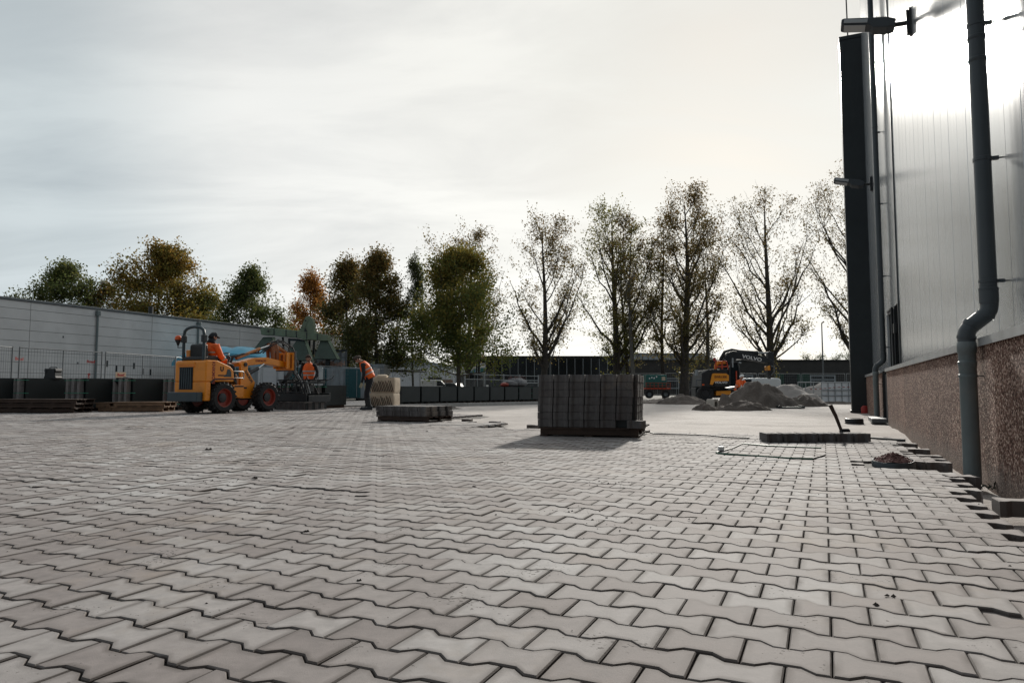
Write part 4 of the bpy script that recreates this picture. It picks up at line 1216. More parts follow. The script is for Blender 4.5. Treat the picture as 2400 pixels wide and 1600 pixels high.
# roll bar with beacon
MB().tube([(0.0, -0.40, 1.22), (0.0, -0.40, 1.35)], 0.02, 8).build('filler_neck', G['black_metal'], ld)
rbp = []
for a in range(0, 9):
    th = math.pi * a / 8
    rbp.append((-0.33 * math.cos(th) * 1.0, -0.44, 1.84 + 0.19 * math.sin(th) ** 0.7))
MB().tube([(-0.33, -0.44, 1.23)] + rbp + [(0.33, -0.44, 1.23)], 0.036, 12).build('roll_bar', G['steel_blue'], ld, smooth=True)
for s_ in (-1, 1): MB().box(s_ * 0.33 - 0.048, s_ * 0.33 + 0.048, -0.49, -0.39, 1.66, 1.83).build('roll_bar_hinge', G['black_metal'], ld, bevel=0.01)
MB().tube([(-0.33, -0.46, 1.55), (-0.50, -0.46, 1.55), (-0.50, -0.46, 1.68)], 0.012, 8).build('beacon_bracket', G['black_metal'], ld)
MB().lathe([(0.02, 1.60), (0.04, 1.66), (0.07, 1.72), (0.075, 1.735)], (-0.50, -0.46, 0), seg=14).build('beacon_base', G['black_plastic'], ld, smooth=True)
MB().lathe([(0.075, 1.736), (0.078, 1.77), (0.066, 1.81), (0.035, 1.84), (0.005, 1.845)], (-0.50, -0.46, 0), seg=16).build('beacon_lens', G['amber'], ld, smooth=True)
# seat, cabinet, controls
MB().prism([(-0.34, 1.24), (-0.36, 1.58), (-0.32, 1.64), (-0.24, 1.62), (-0.20, 1.36), (0.12, 1.34), (0.14, 1.26), (-0.1, 1.24)], -0.23, 0.23, 'x').build('seat', G['black_plastic'], ld, bevel=0.03)
MB().box(-0.42, -0.28, -0.30, -0.12, 1.24, 1.50).build('side_box', OP, ld, bevel=0.02)
MB().box(-0.35, 0.35, -0.46, -0.34, 1.245, 1.33).build('engine_cover', G['black_metal'], ld, bevel=0.02)
MB().tube([(0.0, 0.62, 0.9), (0.0, 0.40, 1.36)], 0.03, 8).build('steering_column', G['black_metal'], ld, smooth=True)
swp = [Vector((0.17 * math.cos(a), 0.17 * math.sin(a) * 0.9, 0.17 * math.sin(a) * 0.45)) + Vector((0, 0.39, 1.38)) for a in [2 * math.pi * k / 20 for k in range(21)]]
MB().tube(swp, 0.016, 6).build('steering_wheel', G['black_plastic'], ld, smooth=True)
for k, (a, b) in enumerate((((0.24, 0.30, 1.02), (0.26, 0.36, 1.36)), ((0.30, 0.28, 1.02), (0.33, 0.33, 1.33)))):
    lv_ = MB().cyl(a, b, 0.009, seg=6).build('lever', G['black_metal'], ld)
    MB().ball(b, 0.022).build('knob', G['black_plastic'], lv_, smooth='all')
MB().box(-0.40, -0.05, 0.42, 0.60, 0.7, 1.16).build('front_console', OP, ld, bevel=0.02)
for z in (1.0, 0.84):
    MB().tube([(0.46, 0.34, z), (0.46, 0.62, z), (0.43, 0.68, z - 0.02)], 0.013, 8).build('hand_rail', G['galv'], ld, smooth=True)
MB().tube([(0.43, 0.68, 0.98), (0.42, 0.70, 0.90), (0.43, 0.68, 0.82)], 0.013, 8).build('hand_rail', G['galv'], ld, smooth=True)
# front frame
MB().box(-0.42, 0.42, 0.36, 0.72, 0.36, 0.675).build('step_box', OP, ld, bevel=0.02)
MB().box(0.42, 0.425, 0.42, 0.70, 0.62, 0.655).build('step_label', G['text_dark'], ld)
for s_ in (1, -1):
    MB().prism([(0.74, 0.34), (0.74, 1.20), (0.80, 1.27), (0.92, 1.27), (0.97, 1.18), (0.97, 1.04), (1.22, 0.74), (1.20, 0.62), (1.12, 0.34)], s_ * 0.20, s_ * 0.27, 'x').build('front_frame', OP, ld, bevel=0.012)
MB().box(-0.2, 0.2, 0.72, 1.2, 0.30, 0.6).build('front_chassis', G['black_metal'], ld, bevel=0.02)
text(ld, 'lettering', 'KNIKMOPS', 0.10, G['text_dark'], basis((0.273, 1.00, 0.88), (0, 0.6, -0.75), (0, 0.75, 0.6)), 0.002, 0.75)
MB().box(0.27, 0.275, 0.80, 0.95, 0.58, 0.62).build('frame_label', G['text_dark'], ld)
MB().cyl((-0.3, 0.88, 1.18), (0.3, 0.88, 1.18), 0.05, seg=14).build('boom_pivot', G['black_metal'], ld, smooth=True)
# boom
bp_ = [(0.80, 1.13), (0.80, 1.23), (1.35, 1.37), (1.75, 1.40), (2.30, 1.33), (2.50, 1.30), (2.50, 1.16), (2.28, 1.17), (1.75, 1.23), (1.4, 1.19)]
MB().prism(bp_, -0.12, 0.12, 'x').build('boom', OP, ld, bevel=0.012)
text(ld, 'lettering', 'KNIKMOPS', 0.075, G['red_paint'], basis((0.123, 1.55, 1.30), (0, 1, 0.03), (0, -0.03, 1)), 0.001)
cy = MB().cyl((0.0, 0.84, 1.34), (0.0, 1.62, 1.62), 0.042, seg=12).build('tilt_cylinder', M('orange_old', (0.45, 0.17, 0.05), 0.5, var=0.2), ld, smooth=True)
MB().cyl((0.0, 1.62, 1.62), (0.0, 2.02, 1.74), 0.02, seg=10).build('piston_rod', G['chrome'], cy, smooth=True)
cy = MB().cyl((0.16, 1.02, 0.92), (0.16, 1.42, 1.10), 0.045, seg=12).build('lift_cylinder', G['black_metal'], ld, smooth=True)
MB().cyl((0.16, 1.42, 1.10), (0.16, 1.62, 1.22), 0.02, seg=10).build('piston_rod', G['chrome'], cy, smooth=True)
for s_ in (-1, 1):
    MB().prism([(1.98, 1.36), (1.94, 1.62), (1.98, 1.78), (2.12, 1.80), (2.20, 1.66), (2.22, 1.36), (2.12, 1.36), (2.10, 1.58), (2.05, 1.58), (2.06, 1.36)], s_ * 0.06, s_ * 0.11, 'x').build('linkage', M('rusty_orange', (0.24, 0.075, 0.02), 0.6, var=0.4, scale=20), ld, bevel=0.008)
MB().prism([(2.12, 1.72), (2.15, 1.78), (2.62, 1.58), (2.60, 1.52)], -0.05, 0.05, 'x').build('tilt_link', G['orange_old'] if 'orange_old' in G else OP, ld, bevel=0.008)
tcar = MB().box(-0.30, 0.30, 2.52, 2.58, 1.08, 1.56).build('tool_carrier', OP, ld, bevel=0.008)
for s_ in (-1, 1): MB().box(s_ * 0.22 - 0.02, s_ * 0.22 + 0.02, 2.36, 2.518, 1.12, 1.56).build('carrier_rib', OP, tcar, bevel=0.005)
fr = MB(); fr.box(-0.34, 0.34, 2.582, 2.62, 1.55, 1.60); fr.box(-0.34, 0.34, 2.582, 2.62, 1.05, 1.09); fr.box(-0.34, -0.301, 2.582, 2.62, 1.09, 1.55); fr.box(0.301, 0.34, 2.582, 2.62, 1.09, 1.55)
fr.build('carrier_edge', G['galv_dull'], tcar)
for k in range(4): MB().box(-0.27 + k * 0.16, -0.21 + k * 0.16, 2.50, 2.519, 1.14, 1.5).build('carrier_bar', G['rusty_orange'], tcar)
rh = random.Random(9)
for k in range(7):
    x = rh.uniform(-0.15, 0.15)
    MB().tube([(x, 0.66, 0.8 + 0.1 * rh.random()), (x, 0.62, 1.15), (x * 1.2, 0.72, 1.34 + 0.05 * rh.random()), (x, 1.1, 1.42 + 0.06 * rh.random()), (x, 1.6, 1.50 + 0.05 * rh.random())], 0.016, 6).build('hose', G['rubber'], ld, smooth=True)
for k in range(5):
    x = rh.uniform(-0.12, 0.16)
    MB().tube([(x, 1.6, 1.5), (x, 1.95, 1.72 + rh.random() * 0.1), (x * 1.5, 2.25, 1.86 + rh.random() * 0.1), (x * 1.7, 2.62, 1.66 + rh.random() * 0.1), (x * 1.5, 2.85, 1.25), (x, 2.9, 0.95)], 0.014, 6).build('hose', G['rubber'], ld, smooth=True)

# ------------------------------------------------------------------ paving clamp hung on the loader
cp = thing('paving_clamp', 'black hydraulic paving clamp hanging from the loader over a paver layer', 'paving clamp', ld.location + Wp(0.05, 3.40) , ROT)
K = G['black_metal']; DS = G['dark_steel']
for s_ in (-1, 1):
    MB().box(-0.72, 0.72, s_ * 0.24 - 0.03, s_ * 0.24 + 0.03, 0.84, 0.89).build('top_beam', G['dark_steel'], cp, bevel=0.006)
for x in (-0.45, 0.0, 0.45): MB().box(x - 0.04, x + 0.04, -0.45, 0.45, 0.76, 0.838).build('cross_beam', K, cp, bevel=0.006)
MB().box(-0.62, 0.62, -0.54, -0.48, 0.25, 0.48).build('side_plate', K, cp, bevel=0.006)
MB().box(-0.62, 0.62, 0.48, 0.54, 0.25, 0.48).build('side_plate', K, cp, bevel=0.006)
for s_ in (-1, 1): MB().box(s_ * 0.63 - 0.03, s_ * 0.63 + 0.03, -0.47, 0.47, 0.23, 0.42).build('end_plate', K, cp, bevel=0.006)
MB().lathe([(0.13, -0.1), (0.15, -0.05), (0.15, 0.08), (0.06, 0.14)], (0.05, -0.25, 0.60), 'z', 16).build('rotator', DS, cp, smooth=True)
MB().box(-0.2, 0.25, -0.2, 0.22, 0.50, 0.755).build('valve_block', K, cp, bevel=0.02)
for s_ in (-1, 1):
    c_ = MB().cyl((s_ * 0.12, -0.30, 0.52), (s_ * 0.50, -0.40, 0.40), 0.035, seg=10).build('clamp_cylinder', DS, cp, smooth=True)
    MB().cyl((s_ * 0.50, -0.40, 0.40), (s_ * 0.60, -0.43, 0.37), 0.018, seg=8).build('piston_rod', G['chrome'], c_, smooth=True)
    for k in range(3): MB().box(s_ * (0.2 + 0.16 * k) - 0.02, s_ * (0.2 + 0.16 * k) + 0.02, -0.50, -0.47, 0.40, 0.80).build('strut', K, cp)
MB().box(-0.5, 0.6, -0.56, -0.50, 0.50, 0.53).build('guide_bar', DS, cp)
for k in range(4):
    MB().cbox((0, 0, 0), (0.035, 0.03, 0.40), Matrix.Translation((0.32 + 0.09 * k, -0.42, 0.66)) @ Matrix.Rotation(R(-22), 4, 'Y')).build('slanted_strut', G['galv_dull'] if k % 2 else K, cp)
MB().prism([(-0.75, 0.87), (-0.30, 1.42), (-0.22, 1.42), (-0.62, 0.87)], -0.06, 0.06, 'x').build('hanger', DS, cp, bevel=0.008)
MB().prism([(-0.05, 0.87), (-0.62, 1.50), (-0.55, 1.55), (0.08, 0.87)], -0.15, -0.09, 'x').build('hanger', G['galv_dull'], cp, bevel=0.008)
for k in range(12):
    x, y = rh.uniform(-0.4, 0.5), rh.uniform(-0.45, 0.1)
    MB().tube([(x, y, 0.55 + 0.2 * rh.random()), (x + rh.uniform(-0.2, 0.2), y - 0.08, 0.85 + 0.18 * rh.random()), (x + rh.uniform(-0.3, 0.3), y, 0.75), (x + rh.uniform(-0.35, 0.35), y - 0.05, 0.45)], 0.014, 6).build('hose', G['rubber'], cp, smooth=True)
MB().tube([(0.72, 0.24, 0.86), (0.95, 0.2, 0.92), (1.0, 0.2, 1.0)], 0.012, 6).build('control_arm', K, cp)
pl = thing('paver_layer', 'paver layer held under the paving clamp in front of the loader', 'paver layer', ld.location + Wp(0.05 - 0.62, 3.40 - 0.5), ROT)
for j in range(7):
    for i in range(6):
        if not (i in (0, 5) or j in (0, 6)): continue
        for l in range(2):
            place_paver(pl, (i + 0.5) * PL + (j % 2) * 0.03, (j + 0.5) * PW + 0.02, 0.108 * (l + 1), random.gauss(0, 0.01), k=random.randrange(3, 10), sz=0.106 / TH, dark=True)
MB().box(0.06, 1.16, 0.06, 0.96, 0.0, 0.20).build('layer_core', G['dark_pack'], pl)

# ================================================================== PEOPLE
def skin_body(name, verts, edges, radii, root, regions, mats, parent, sub=2):
    me = bpy.data.meshes.new(name)
    me.from_pydata(verts, edges, [])
    o = bpy.data.objects.new(name, me); COL.objects.link(o)
    sk = o.modifiers.new('skin', 'SKIN')
    sk.use_smooth_shade = True
    for i, v in enumerate(me.skin_vertices[0].data):
        r = radii[i]
        v.radius = r if isinstance(r, tuple) else (r, r)
        v.use_root = (i == root)
    sb = o.modifiers.new('sub', 'SUBSURF'); sb.levels = sub; sb.render_levels = sub
    dg = bpy.context.evaluated_depsgraph_get()
    m2 = bpy.data.meshes.new_from_object(o.evaluated_get(dg))
    bpy.data.objects.remove(o)
    m2.name = name
    m2.materials.clear()
    for m in mats: m2.materials.append(m)
    V = [Vector(v) for v in verts]
    E = [(V[a], V[b], regions[max(a, b)]) for a, b in edges]
    idx = []
    for p in m2.polygons:
        c = Vector(p.center); best = (1e9, 0)
        for a, b, rg in E:
            ab = b - a; t_ = max(0, min(1, (c - a).dot(ab) / max(ab.length_squared, 1e-9)))
            d = (c - a - ab * t_).length
            if d < best[0]: best = (d, rg)
        idx.append(best[1])
    m2.polygons.foreach_set('material_index', idx)
    m2.polygons.foreach_set('use_smooth', [True] * len(idx))
    ob = bpy.data.objects.new(name, m2); link(ob, parent)
    return ob

def person(label, loc, rz, J, group=None, hair='hair', cap=False, helmet=False, sleeves='dark_cloth', vest=True, gloves='skin', jacket=None, scale=1.0):
    """J: joint name -> local position (facing +x, y to the left, z up); body = one mesh, clothing and hair = children"""
    o = thing('person', label, 'person', loc, rz, group)
    o.scale = (scale,) * 3
    V, Rr, Ed, Rg = [], [], [], []
    def v(p, r, rg):
        V.append(tuple(p)); Rr.append(r); Rg.append(rg); return len(V) - 1
    def e(a, b): Ed.append((a, b))
    # regions: 0 skin, 1 upper cloth, 2 trousers, 3 boots, 4 gloves
    j = {k: Vector(q) for k, q in J.items()}
    pel = v(j['pelvis'], (0.135, 0.115), 2)
    waist = v(j['pelvis'].lerp(j['chest'], 0.45), (0.13, 0.105), 1)
    che = v(j['chest'], (0.155, 0.12), 1)
    nb = v(j['neck'], (0.075, 0.075), 1)
    nk = v(j['neck'].lerp(j['head'], 0.45), 0.052, 0)
    up = (j['head'] - j['neck']).normalized()
    face = Vector(J.get('look', (1, 0, 0))).normalized()
    face = (face - up * face.dot(up)).normalized()
    jaw = v(j['head'] - up * 0.055 + face * 0.018, (0.068, 0.066), 0)
    hd = v(j['head'] + up * 0.02, (0.082, 0.088), 0)
    ht = v(j['head'] + up * 0.085 - face * 0.005, (0.066, 0.07), 0)
    nose = v(j['head'] - up * 0.01 + face * 0.108, 0.014, 0)
    for a, b in ((pel, waist), (waist, che), (che, nb), (nb, nk), (nk, jaw), (jaw, hd), (hd, ht), (hd, nose)): e(a, b)
    for s in ('l', 'r'):
        sh = v(j['sh_' + s], 0.072, 1); el = v(j['el_' + s], 0.050, 1); wr = v(j['wr_' + s], 0.032, 4)
        mid = v(j['sh_' + s].lerp(j['el_' + s], 0.5), 0.058, 1)
        fo = v(j['el_' + s].lerp(j['wr_' + s], 0.35), 0.048, 1)
        e(che, sh); e(sh, mid); e(mid, el); e(el, fo); e(fo, wr)
        d = (j['wr_' + s] - j['el_' + s]).normalized()
        side = d.cross(Vector(J.get('palm_' + s, (0, 1, 0)))).normalized()
        bend = side.cross(d).normalized()
        palm = v(j['wr_' + s] + d * 0.06, (0.034, 0.022), 4); e(wr, palm)
        for q, ln in ((-0.030, 0.062), (-0.010, 0.074), (0.011, 0.070), (0.031, 0.056)):
            f1 = v(j['wr_' + s] + d * 0.095 + side * q, 0.0095, 4)
            f2 = v(j['wr_' + s] + d * (0.095 + ln * 0.6) + side * q * 1.1 + bend * 0.014, 0.0085, 4)
            f3 = v(j['wr_' + s] + d * (0.095 + ln * 0.9) + side * q * 1.1 + bend * 0.038, 0.0075, 4)
            e(palm, f1); e(f1, f2); e(f2, f3)
        t1 = v(j['wr_' + s] + d * 0.045 - side * 0.045 + bend * 0.01, 0.011, 4); t2 = v(j['wr_' + s] + d * 0.085 - side * 0.058 + bend * 0.026, 0.009, 4)
        e(palm, t1); e(t1, t2)
        hip = v(j['hip_' + s], 0.108, 2); th = v(j['hip_' + s].lerp(j['kn_' + s], 0.5), 0.094, 2); kn = v(j['kn_' + s], 0.074, 2)
        ca = v(j['kn_' + s].lerp(j['an_' + s], 0.35), 0.074, 2); an = v(j['an_' + s], 0.058, 3); toe = v(j['toe_' + s], (0.052, 0.038), 3)
        heel = v(j['an_' + s].lerp(j['toe_' + s], 0.35) - Vector((0, 0, 0.035)), (0.046, 0.040), 3)
        e(pel, hip); e(hip, th); e(th, kn); e(kn, ca); e(ca, an); e(an, heel); e(heel, toe)
    body = skin_body('body', V, Ed, Rr, pel, Rg, [G['skin'], G[sleeves], G['dark_cloth'], G['black_plastic'], G[gloves]], o)
    for s in ('l', 'r'):                    # work boots
        a, t_ = j['an_' + s], j['toe_' + s]
        f_ = Vector((t_.x - a.x, t_.y - a.y, 0)); f_ = f_.normalized() if f_.length > 0.01 else Vector((1, 0, 0))
        dn = (t_.z - a.z) + 0.06; zs = a.z - 0.10
        sd_ = Vector((-f_.y, f_.x, 0)); bt_ = MB(); rings = []
        for (q, w_, h_) in ((-0.085, 0.038, 0.10), (-0.06, 0.050, 0.15), (0.0, 0.052, 0.155), (0.06, 0.050, 0.10), (0.13, 0.054, 0.078), (0.19, 0.044, 0.062), (0.21, 0.025, 0.045)):
            c = a + f_ * q; c.z = zs
            rings.append([c + sd_ * (w_ * x) + Vector((0, 0, h_ * z)) for x, z in ((-1, 0), (1, 0), (1, 0.5), (0.75, 0.9), (0, 1), (-0.75, 0.9), (-1, 0.5))])
        bt_.loft(rings).build('boot', G['black_plastic'], o, smooth=True)
    # eyes, mouth and ears
    sd = up.cross(face)
    f_ = MB()
    for s in (-1, 1): f_.ball(j['head'] + up * 0.012 + face * 0.083 + sd * 0.031 * s, (0.010, 0.010, 0.008), 6, 4)
    f_.cbox(j['head'] - up * 0.058 + face * 0.080, (0.030, 0.030, 0.007))
    f_.build('face_features', G['hair'], o, smooth='all')
    er = MB()
    for s in (-1, 1): er.ball(j['head'] + sd * 0.088 * s - up * 0.005, (0.022, 0.012, 0.030), 6, 4)
    er.build('ears', G['skin'], o, smooth='all')
    Mh = basis(j['head'] + up * 0.03 - face * 0.012, face, up.cross(face))
    hm_ = MB(); rings = []
    for i in range(8):
        t_ = i / 7
        th = t_ * math.pi / 2
        ring = []
        for k in range(18):
            a = 2 * math.pi * k / 18
            low = -0.055 if math.cos(a) < 0.25 else 0.035
            z = low * (1 - t_) + (0.105 * math.sin(th))
            r = 0.100 * math.cos(th * 0.97) + 0.004
            q = 1 + (0.06 * random.uniform(-1, 1) if not (cap or helmet) else 0)
            ring.append(Mh @ Vector((r * math.cos(a) * 1.02 * q, r * 0.93 * math.sin(a) * q, z * (1.08 if cap else 1))))
        rings.append(ring)
    hm_.loft(rings, cap=True)
    hm_.build('cap' if cap else ('helmet' if helmet else 'hair'), G['dark_cloth'] if cap else (G['white_paint'] if helmet else G[hair]), o, smooth='all')
    if cap:
        MB().prism([(0.07, -0.07), (0.15, -0.055), (0.185, 0), (0.15, 0.055), (0.07, 0.07)], 0.018, 0.032, 'z')
        pk_ = MB().prism([(0.07, -0.07), (0.15, -0.055), (0.19, 0), (0.15, 0.055), (0.07, 0.07)], 0.016, 0.030, 'z')
        pk_.v = [tuple(Mh @ Vector(q)) for q in pk_.v]
        pk_.build('cap_peak', G['dark_cloth'], o)
        sc = MB().tube([j['neck'] - up * 0.03, j['neck'] + up * 0.03, j['neck'] + up * 0.10], [0.11, 0.092, 0.085], 14); sc.build('hood', G['dark_cloth'], o, smooth='all')
    if vest or jacket:
        ax = (j['neck'] - j['pelvis'])
        f2 = (j['sh_r'] - j['sh_l']).normalized()     # across the shoulders
        fw = f2.cross(ax.normalized()).normalized()   # outwards, front or back
        ll = ax.length
        vb = MB(); rings = []
        prof = [(-0.08, 0.185, 0.150), (0.08, 0.175, 0.145), (0.35, 0.180, 0.150), (0.62, 0.198, 0.158), (0.80, 0.190, 0.145), (0.92, 0.135, 0.110), (0.99, 0.085, 0.085)]
        path_mid = j['chest']
        def spine(t_):
            return j['pelvis'].lerp(j['chest'], t_ / 0.72) if t_ < 0.72 else j['chest'].lerp(j['neck'], (t_ - 0.72) / 0.28)
        for (t_, a_, b_) in prof:
            c = spine(t_)
            rings.append([c + f2 * a_ * math.cos(2 * math.pi * k / 24) + fw * b_ * math.sin(2 * math.pi * k / 24) * (1 + 0.05 * math.sin(5 * k + 9 * t_)) for k in range(24)])
        vb.loft(rings, cap=False)
        vv = vb.build('jacket' if jacket else 'vest', G['hi_vis'], o, smooth='all')
        sm = vv.modifiers.new('thick', 'SOLIDIFY'); sm.thickness = 0.012
        for t0 in (0.22, 0.50):
            bb = MB(); rg2 = []
            for t_ in (t0, t0 + 0.09):
                i = max(k for k in range(len(prof)) if prof[k][0] <= t_); u = (t_ - prof[i][0]) / (prof[i + 1][0] - prof[i][0])
                a_ = prof[i][1] * (1 - u) + prof[i + 1][1] * u + 0.005; b_ = prof[i][2] * (1 - u) + prof[i + 1][2] * u + 0.009
                rg2.append([spine(t_) + f2 * a_ * math.cos(2 * math.pi * k / 24) + fw * b_ * math.sin(2 * math.pi * k / 24) * (1 + 0.05 * math.sin(5 * k + 9 * t_)) for k in range(24)])
            bb.loft(rg2, cap=False); bb.build('reflective_band', G['reflective'], vv, smooth='all')
        if jacket:
            for s in ('l', 'r'):
                sl = MB().tube([j['sh_' + s], j['sh_' + s].lerp(j['el_' + s], 0.5), j['el_' + s], j['el_' + s].lerp(j['wr_' + s], 0.5), j['wr_' + s].lerp(j['el_' + s], 0.06)], [0.095, 0.085, 0.075, 0.068, 0.055], 14)
                so_ = sl.build('sleeve', G['hi_vis'], o, smooth='all')
                a_ = j['el_' + s].lerp(j['wr_' + s], 0.25); b_ = j['el_' + s].lerp(j['wr_' + s], 0.45)
                MB().tube([a_, b_], [0.079, 0.074], 14, cap=False).build('reflective_band', G['reflective'], so_, smooth='all')
    return o

STAND = dict(pelvis=(0, 0, 0.96), chest=(0.0, 0, 1.28), neck=(0.01, 0, 1.48), head=(0.04, 0, 1.63),
             sh_l=(0, 0.19, 1.42), sh_r=(0, -0.19, 1.42), el_l=(-0.02, 0.27, 1.13), el_r=(-0.02, -0.27, 1.13), wr_l=(0.10, 0.25, 0.90), wr_r=(0.10, -0.25, 0.90),
             hip_l=(0, 0.10, 0.90), hip_r=(0, -0.10, 0.90), kn_l=(0.03, 0.11, 0.50), kn_r=(0.03, -0.11, 0.50), an_l=(-0.02, 0.12, 0.10), an_r=(-0.02, -0.12, 0.10),
             toe_l=(0.16, 0.14, 0.04), toe_r=(0.16, -0.14, 0.04))
# worker behind the clamp, facing the camera and looking down
J = dict(STAND); J['head'] = (0.07, 0, 1.62); J['look'] = (1, 0.15, -0.55)
J['el_l'] = (0.0, 0.29, 1.14); J['wr_l'] = (0.16, 0.20, 0.93); J['el_r'] = (-0.02, -0.28, 1.13); J['wr_r'] = (0.12, -0.22, 0.90)
person('young worker in open orange vest over black jacket standing behind the paving clamp', (gx(722, 22.4), 22.4, -0.02), R(-86), J, 'yard workers', sleeves='dark_cloth')
# worker bending forward, seen from the side, facing left
J = dict(pelvis=(-0.06, 0, 0.94), chest=(0.09, 0, 1.22), neck=(0.19, 0, 1.39), head=(0.30, 0, 1.46), look=(0.65, 0, -0.75),
         sh_l=(0.14, 0.19, 1.32), sh_r=(0.14, -0.19, 1.32), el_l=(0.10, 0.25, 1.02), el_r=(0.10, -0.24, 1.02), wr_l=(0.16, 0.20, 0.79), wr_r=(0.10, -0.20, 0.78),
         hip_l=(-0.06, 0.10, 0.88), hip_r=(-0.06, -0.10, 0.88), kn_l=(0.02, 0.11, 0.49), kn_r=(0.06, -0.11, 0.49), an_l=(-0.06, 0.12, 0.10), an_r=(0.03, -0.12, 0.10), toe_l=(0.13, 0.13, 0.04), toe_r=(0.23, -0.13, 0.04))
person('worker in orange vest and dark trousers bending forward beside the beige bundles', (gx(862, 19.9), 19.9, 0.0), R(186), J, 'yard workers', sleeves='dark_cloth', gloves='glove', hair='hair')
# loader driver
J = dict(pelvis=(-0.05, 0, 1.43), chest=(-0.10, 0, 1.70), neck=(-0.06, 0, 1.89), head=(-0.01, 0, 2.02), look=(1, -0.35, -0.2),
         sh_l=(-0.09, 0.19, 1.82), sh_r=(-0.09, -0.19, 1.82), el_l=(0.02, 0.26, 1.56), el_r=(0.02, -0.26, 1.54), wr_l=(0.26, 0.16, 1.44), wr_r=(0.25, -0.20, 1.40),
         hip_l=(-0.02, 0.10, 1.40), hip_r=(-0.02, -0.10, 1.40), kn_l=(0.42, 0.13, 1.34), kn_r=(0.42, -0.22, 1.30), an_l=(0.48, 0.13, 0.84), an_r=(0.52, -0.26, 0.78), toe_l=(0.66, 0.13, 0.74), toe_r=(0.70, -0.27, 0.70))
dl = ld.location
person('driver in orange jacket and black cap sitting on the wheel loader', (dl.x + 0.12 * SA, dl.y + 0.12 * CA, -0.10), ROT + R(90), J, 'yard workers', cap=True, jacket=True, sleeves='hi_vis')
# helmeted worker crouching behind the soil heap
J = dict(pelvis=(-0.05, 0, 0.45), chest=(0.10, 0, 0.74), neck=(0.16, 0, 0.93), head=(0.22, 0, 1.06), look=(1, 0, -0.3),
         sh_l=(0.14, 0.19, 0.87), sh_r=(0.14, -0.19, 0.87), el_l=(0.30, 0.25, 0.66), el_r=(0.30, -0.25, 0.66), wr_l=(0.46, 0.14, 0.52), wr_r=(0.46, -0.14, 0.52),
         hip_l=(-0.05, 0.1, 0.42), hip_r=(-0.05, -0.1, 0.42), kn_l=(0.30, 0.15, 0.52), kn_r=(0.30, -0.15, 0.50), an_l=(0.08, 0.13, 0.12), an_r=(0.08, -0.13, 0.12), toe_l=(0.26, 0.14, 0.04), toe_r=(0.26, -0.14, 0.04))
person('crouching worker with white helmet and orange jacket behind the soil heap', (gx(1731, 33.0), 33.0, 0.10), R(-60), J, 'yard workers', helmet=True, jacket=True, sleeves='hi_vis')

# ================================================================== EXCAVATOR (profile seen from the side)
YE = 36.0
ex = thing('excavator', 'dark and orange wheeled excavator with black boom stretched to the right behind the soil heap', 'excavator', (gx(1670, YE), YE, -0.08), 0)
E0 = ex.location
def prof(pts, Y, y0, y1, name, mat, parent, off, bevel=0.0):
    q = [at(px, py, Y) for px, py in pts]
    return MB().prism([(p.x - off.x, p.z - off.z) for p in q], y0, y1, 'y').build(name, mat, parent, bevel=bevel)
def ez(px, py, dy=0.0):
    p = at(px, py, YE); return (p.x - E0.x, dy, p.z - E0.z)
OE = M('excavator_orange', (0.80, 0.30, 0.02), 0.45, var=0.1, dirt=(0.25, 0.10, 0.02), damt=0.3)
RO = M('rail_orange', (0.50, 0.06, 0.02), 0.5, var=0.15)
def ewheel(px, y, r=0.42):
    c = Vector(ez(px, 925, y)); c.z = r
    t_ = MB().lathe([(r * 0.6, -0.14), (r * 0.9, -0.15), (r, -0.08), (r, 0.08), (r * 0.9, 0.15), (r * 0.6, 0.14)], c, 'y', 24, cap=False).build('wheel', G['rubber'], ex, smooth=True)
    MB().lathe([(0.06, -0.10), (r * 0.5, -0.08), (r * 0.62, -0.14), (r * 0.62, 0.12)], c, 'y', 20).build('rim', G['black_metal'], t_, smooth=True)
for px in (1643, 1742):
    for y in (-0.75, 0.75): ewheel(px, y)
prof([(1625, 932), (1625, 908), (1690, 908), (1762, 912), (1762, 930)], YE, -0.45, 0.45, 'undercarriage', G['black_metal'], ex, E0, 0.03)
prof([(1668, 926), (1668, 916), (1702, 915), (1702, 924)], YE, -0.80, -0.46, 'step_box', OE, ex, E0, 0.02)
prof([(1694, 913), (1694, 909), (1716, 906), (1714, 911)], YE, -0.85, -0.46, 'metal_step', G['chrome'], ex, E0)
MB().lathe([(0.55, 0.72), (0.55, 0.86), (0.4, 0.88)], (0, 0, 0), 'z', 20).build('slew_ring', G['black_metal'], ex)
prof([(1632, 907), (1634, 874), (1650, 866), (1694, 866), (1696, 907)], YE, -0.95, 0.95, 'upper_frame', G['black_metal'], ex, E0, 0.04)
prof([(1651, 901), (1656, 877), (1660, 875.5), (1688, 876), (1694, 880), (1694, 893), (1661, 894), (1657, 902)], YE, -1.03, -0.952, 'side_cover', OE, ex, E0, 0.015)
prof([(1661, 905), (1661, 895), (1694, 894), (1694, 905)], YE, -1.02, -0.952, 'lower_cover', G['black_metal'], ex, E0, 0.01)
text(ex, 'lettering', 'VOLVO', 0.15, G['text_white'], basis(ez(1676, 896.5, -1.03), (1, 0, 0), (0, 0, 1)), 0.004, 1.3)
text(ex, 'lettering', 'EWR130E', 0.16, M('text_brown', (0.16, 0.05, 0.012), 0.6), basis(ez(1675, 884, -1.04), (1, 0, 0), (0, 0, 1)), 0.004, 0.95)
prof([(1634, 873), (1638, 870), (1656, 866), (1660, 868), (1660, 873)], YE, -0.6, 0.6, 'engine_hood', G['dark_steel'], ex, E0, 0.03)
MB().cyl(ez(1624, 880, -0.7), ez(1624, 867, -0.7), 0.09, seg=10).build('exhaust', G['galv'], ex, smooth=True)
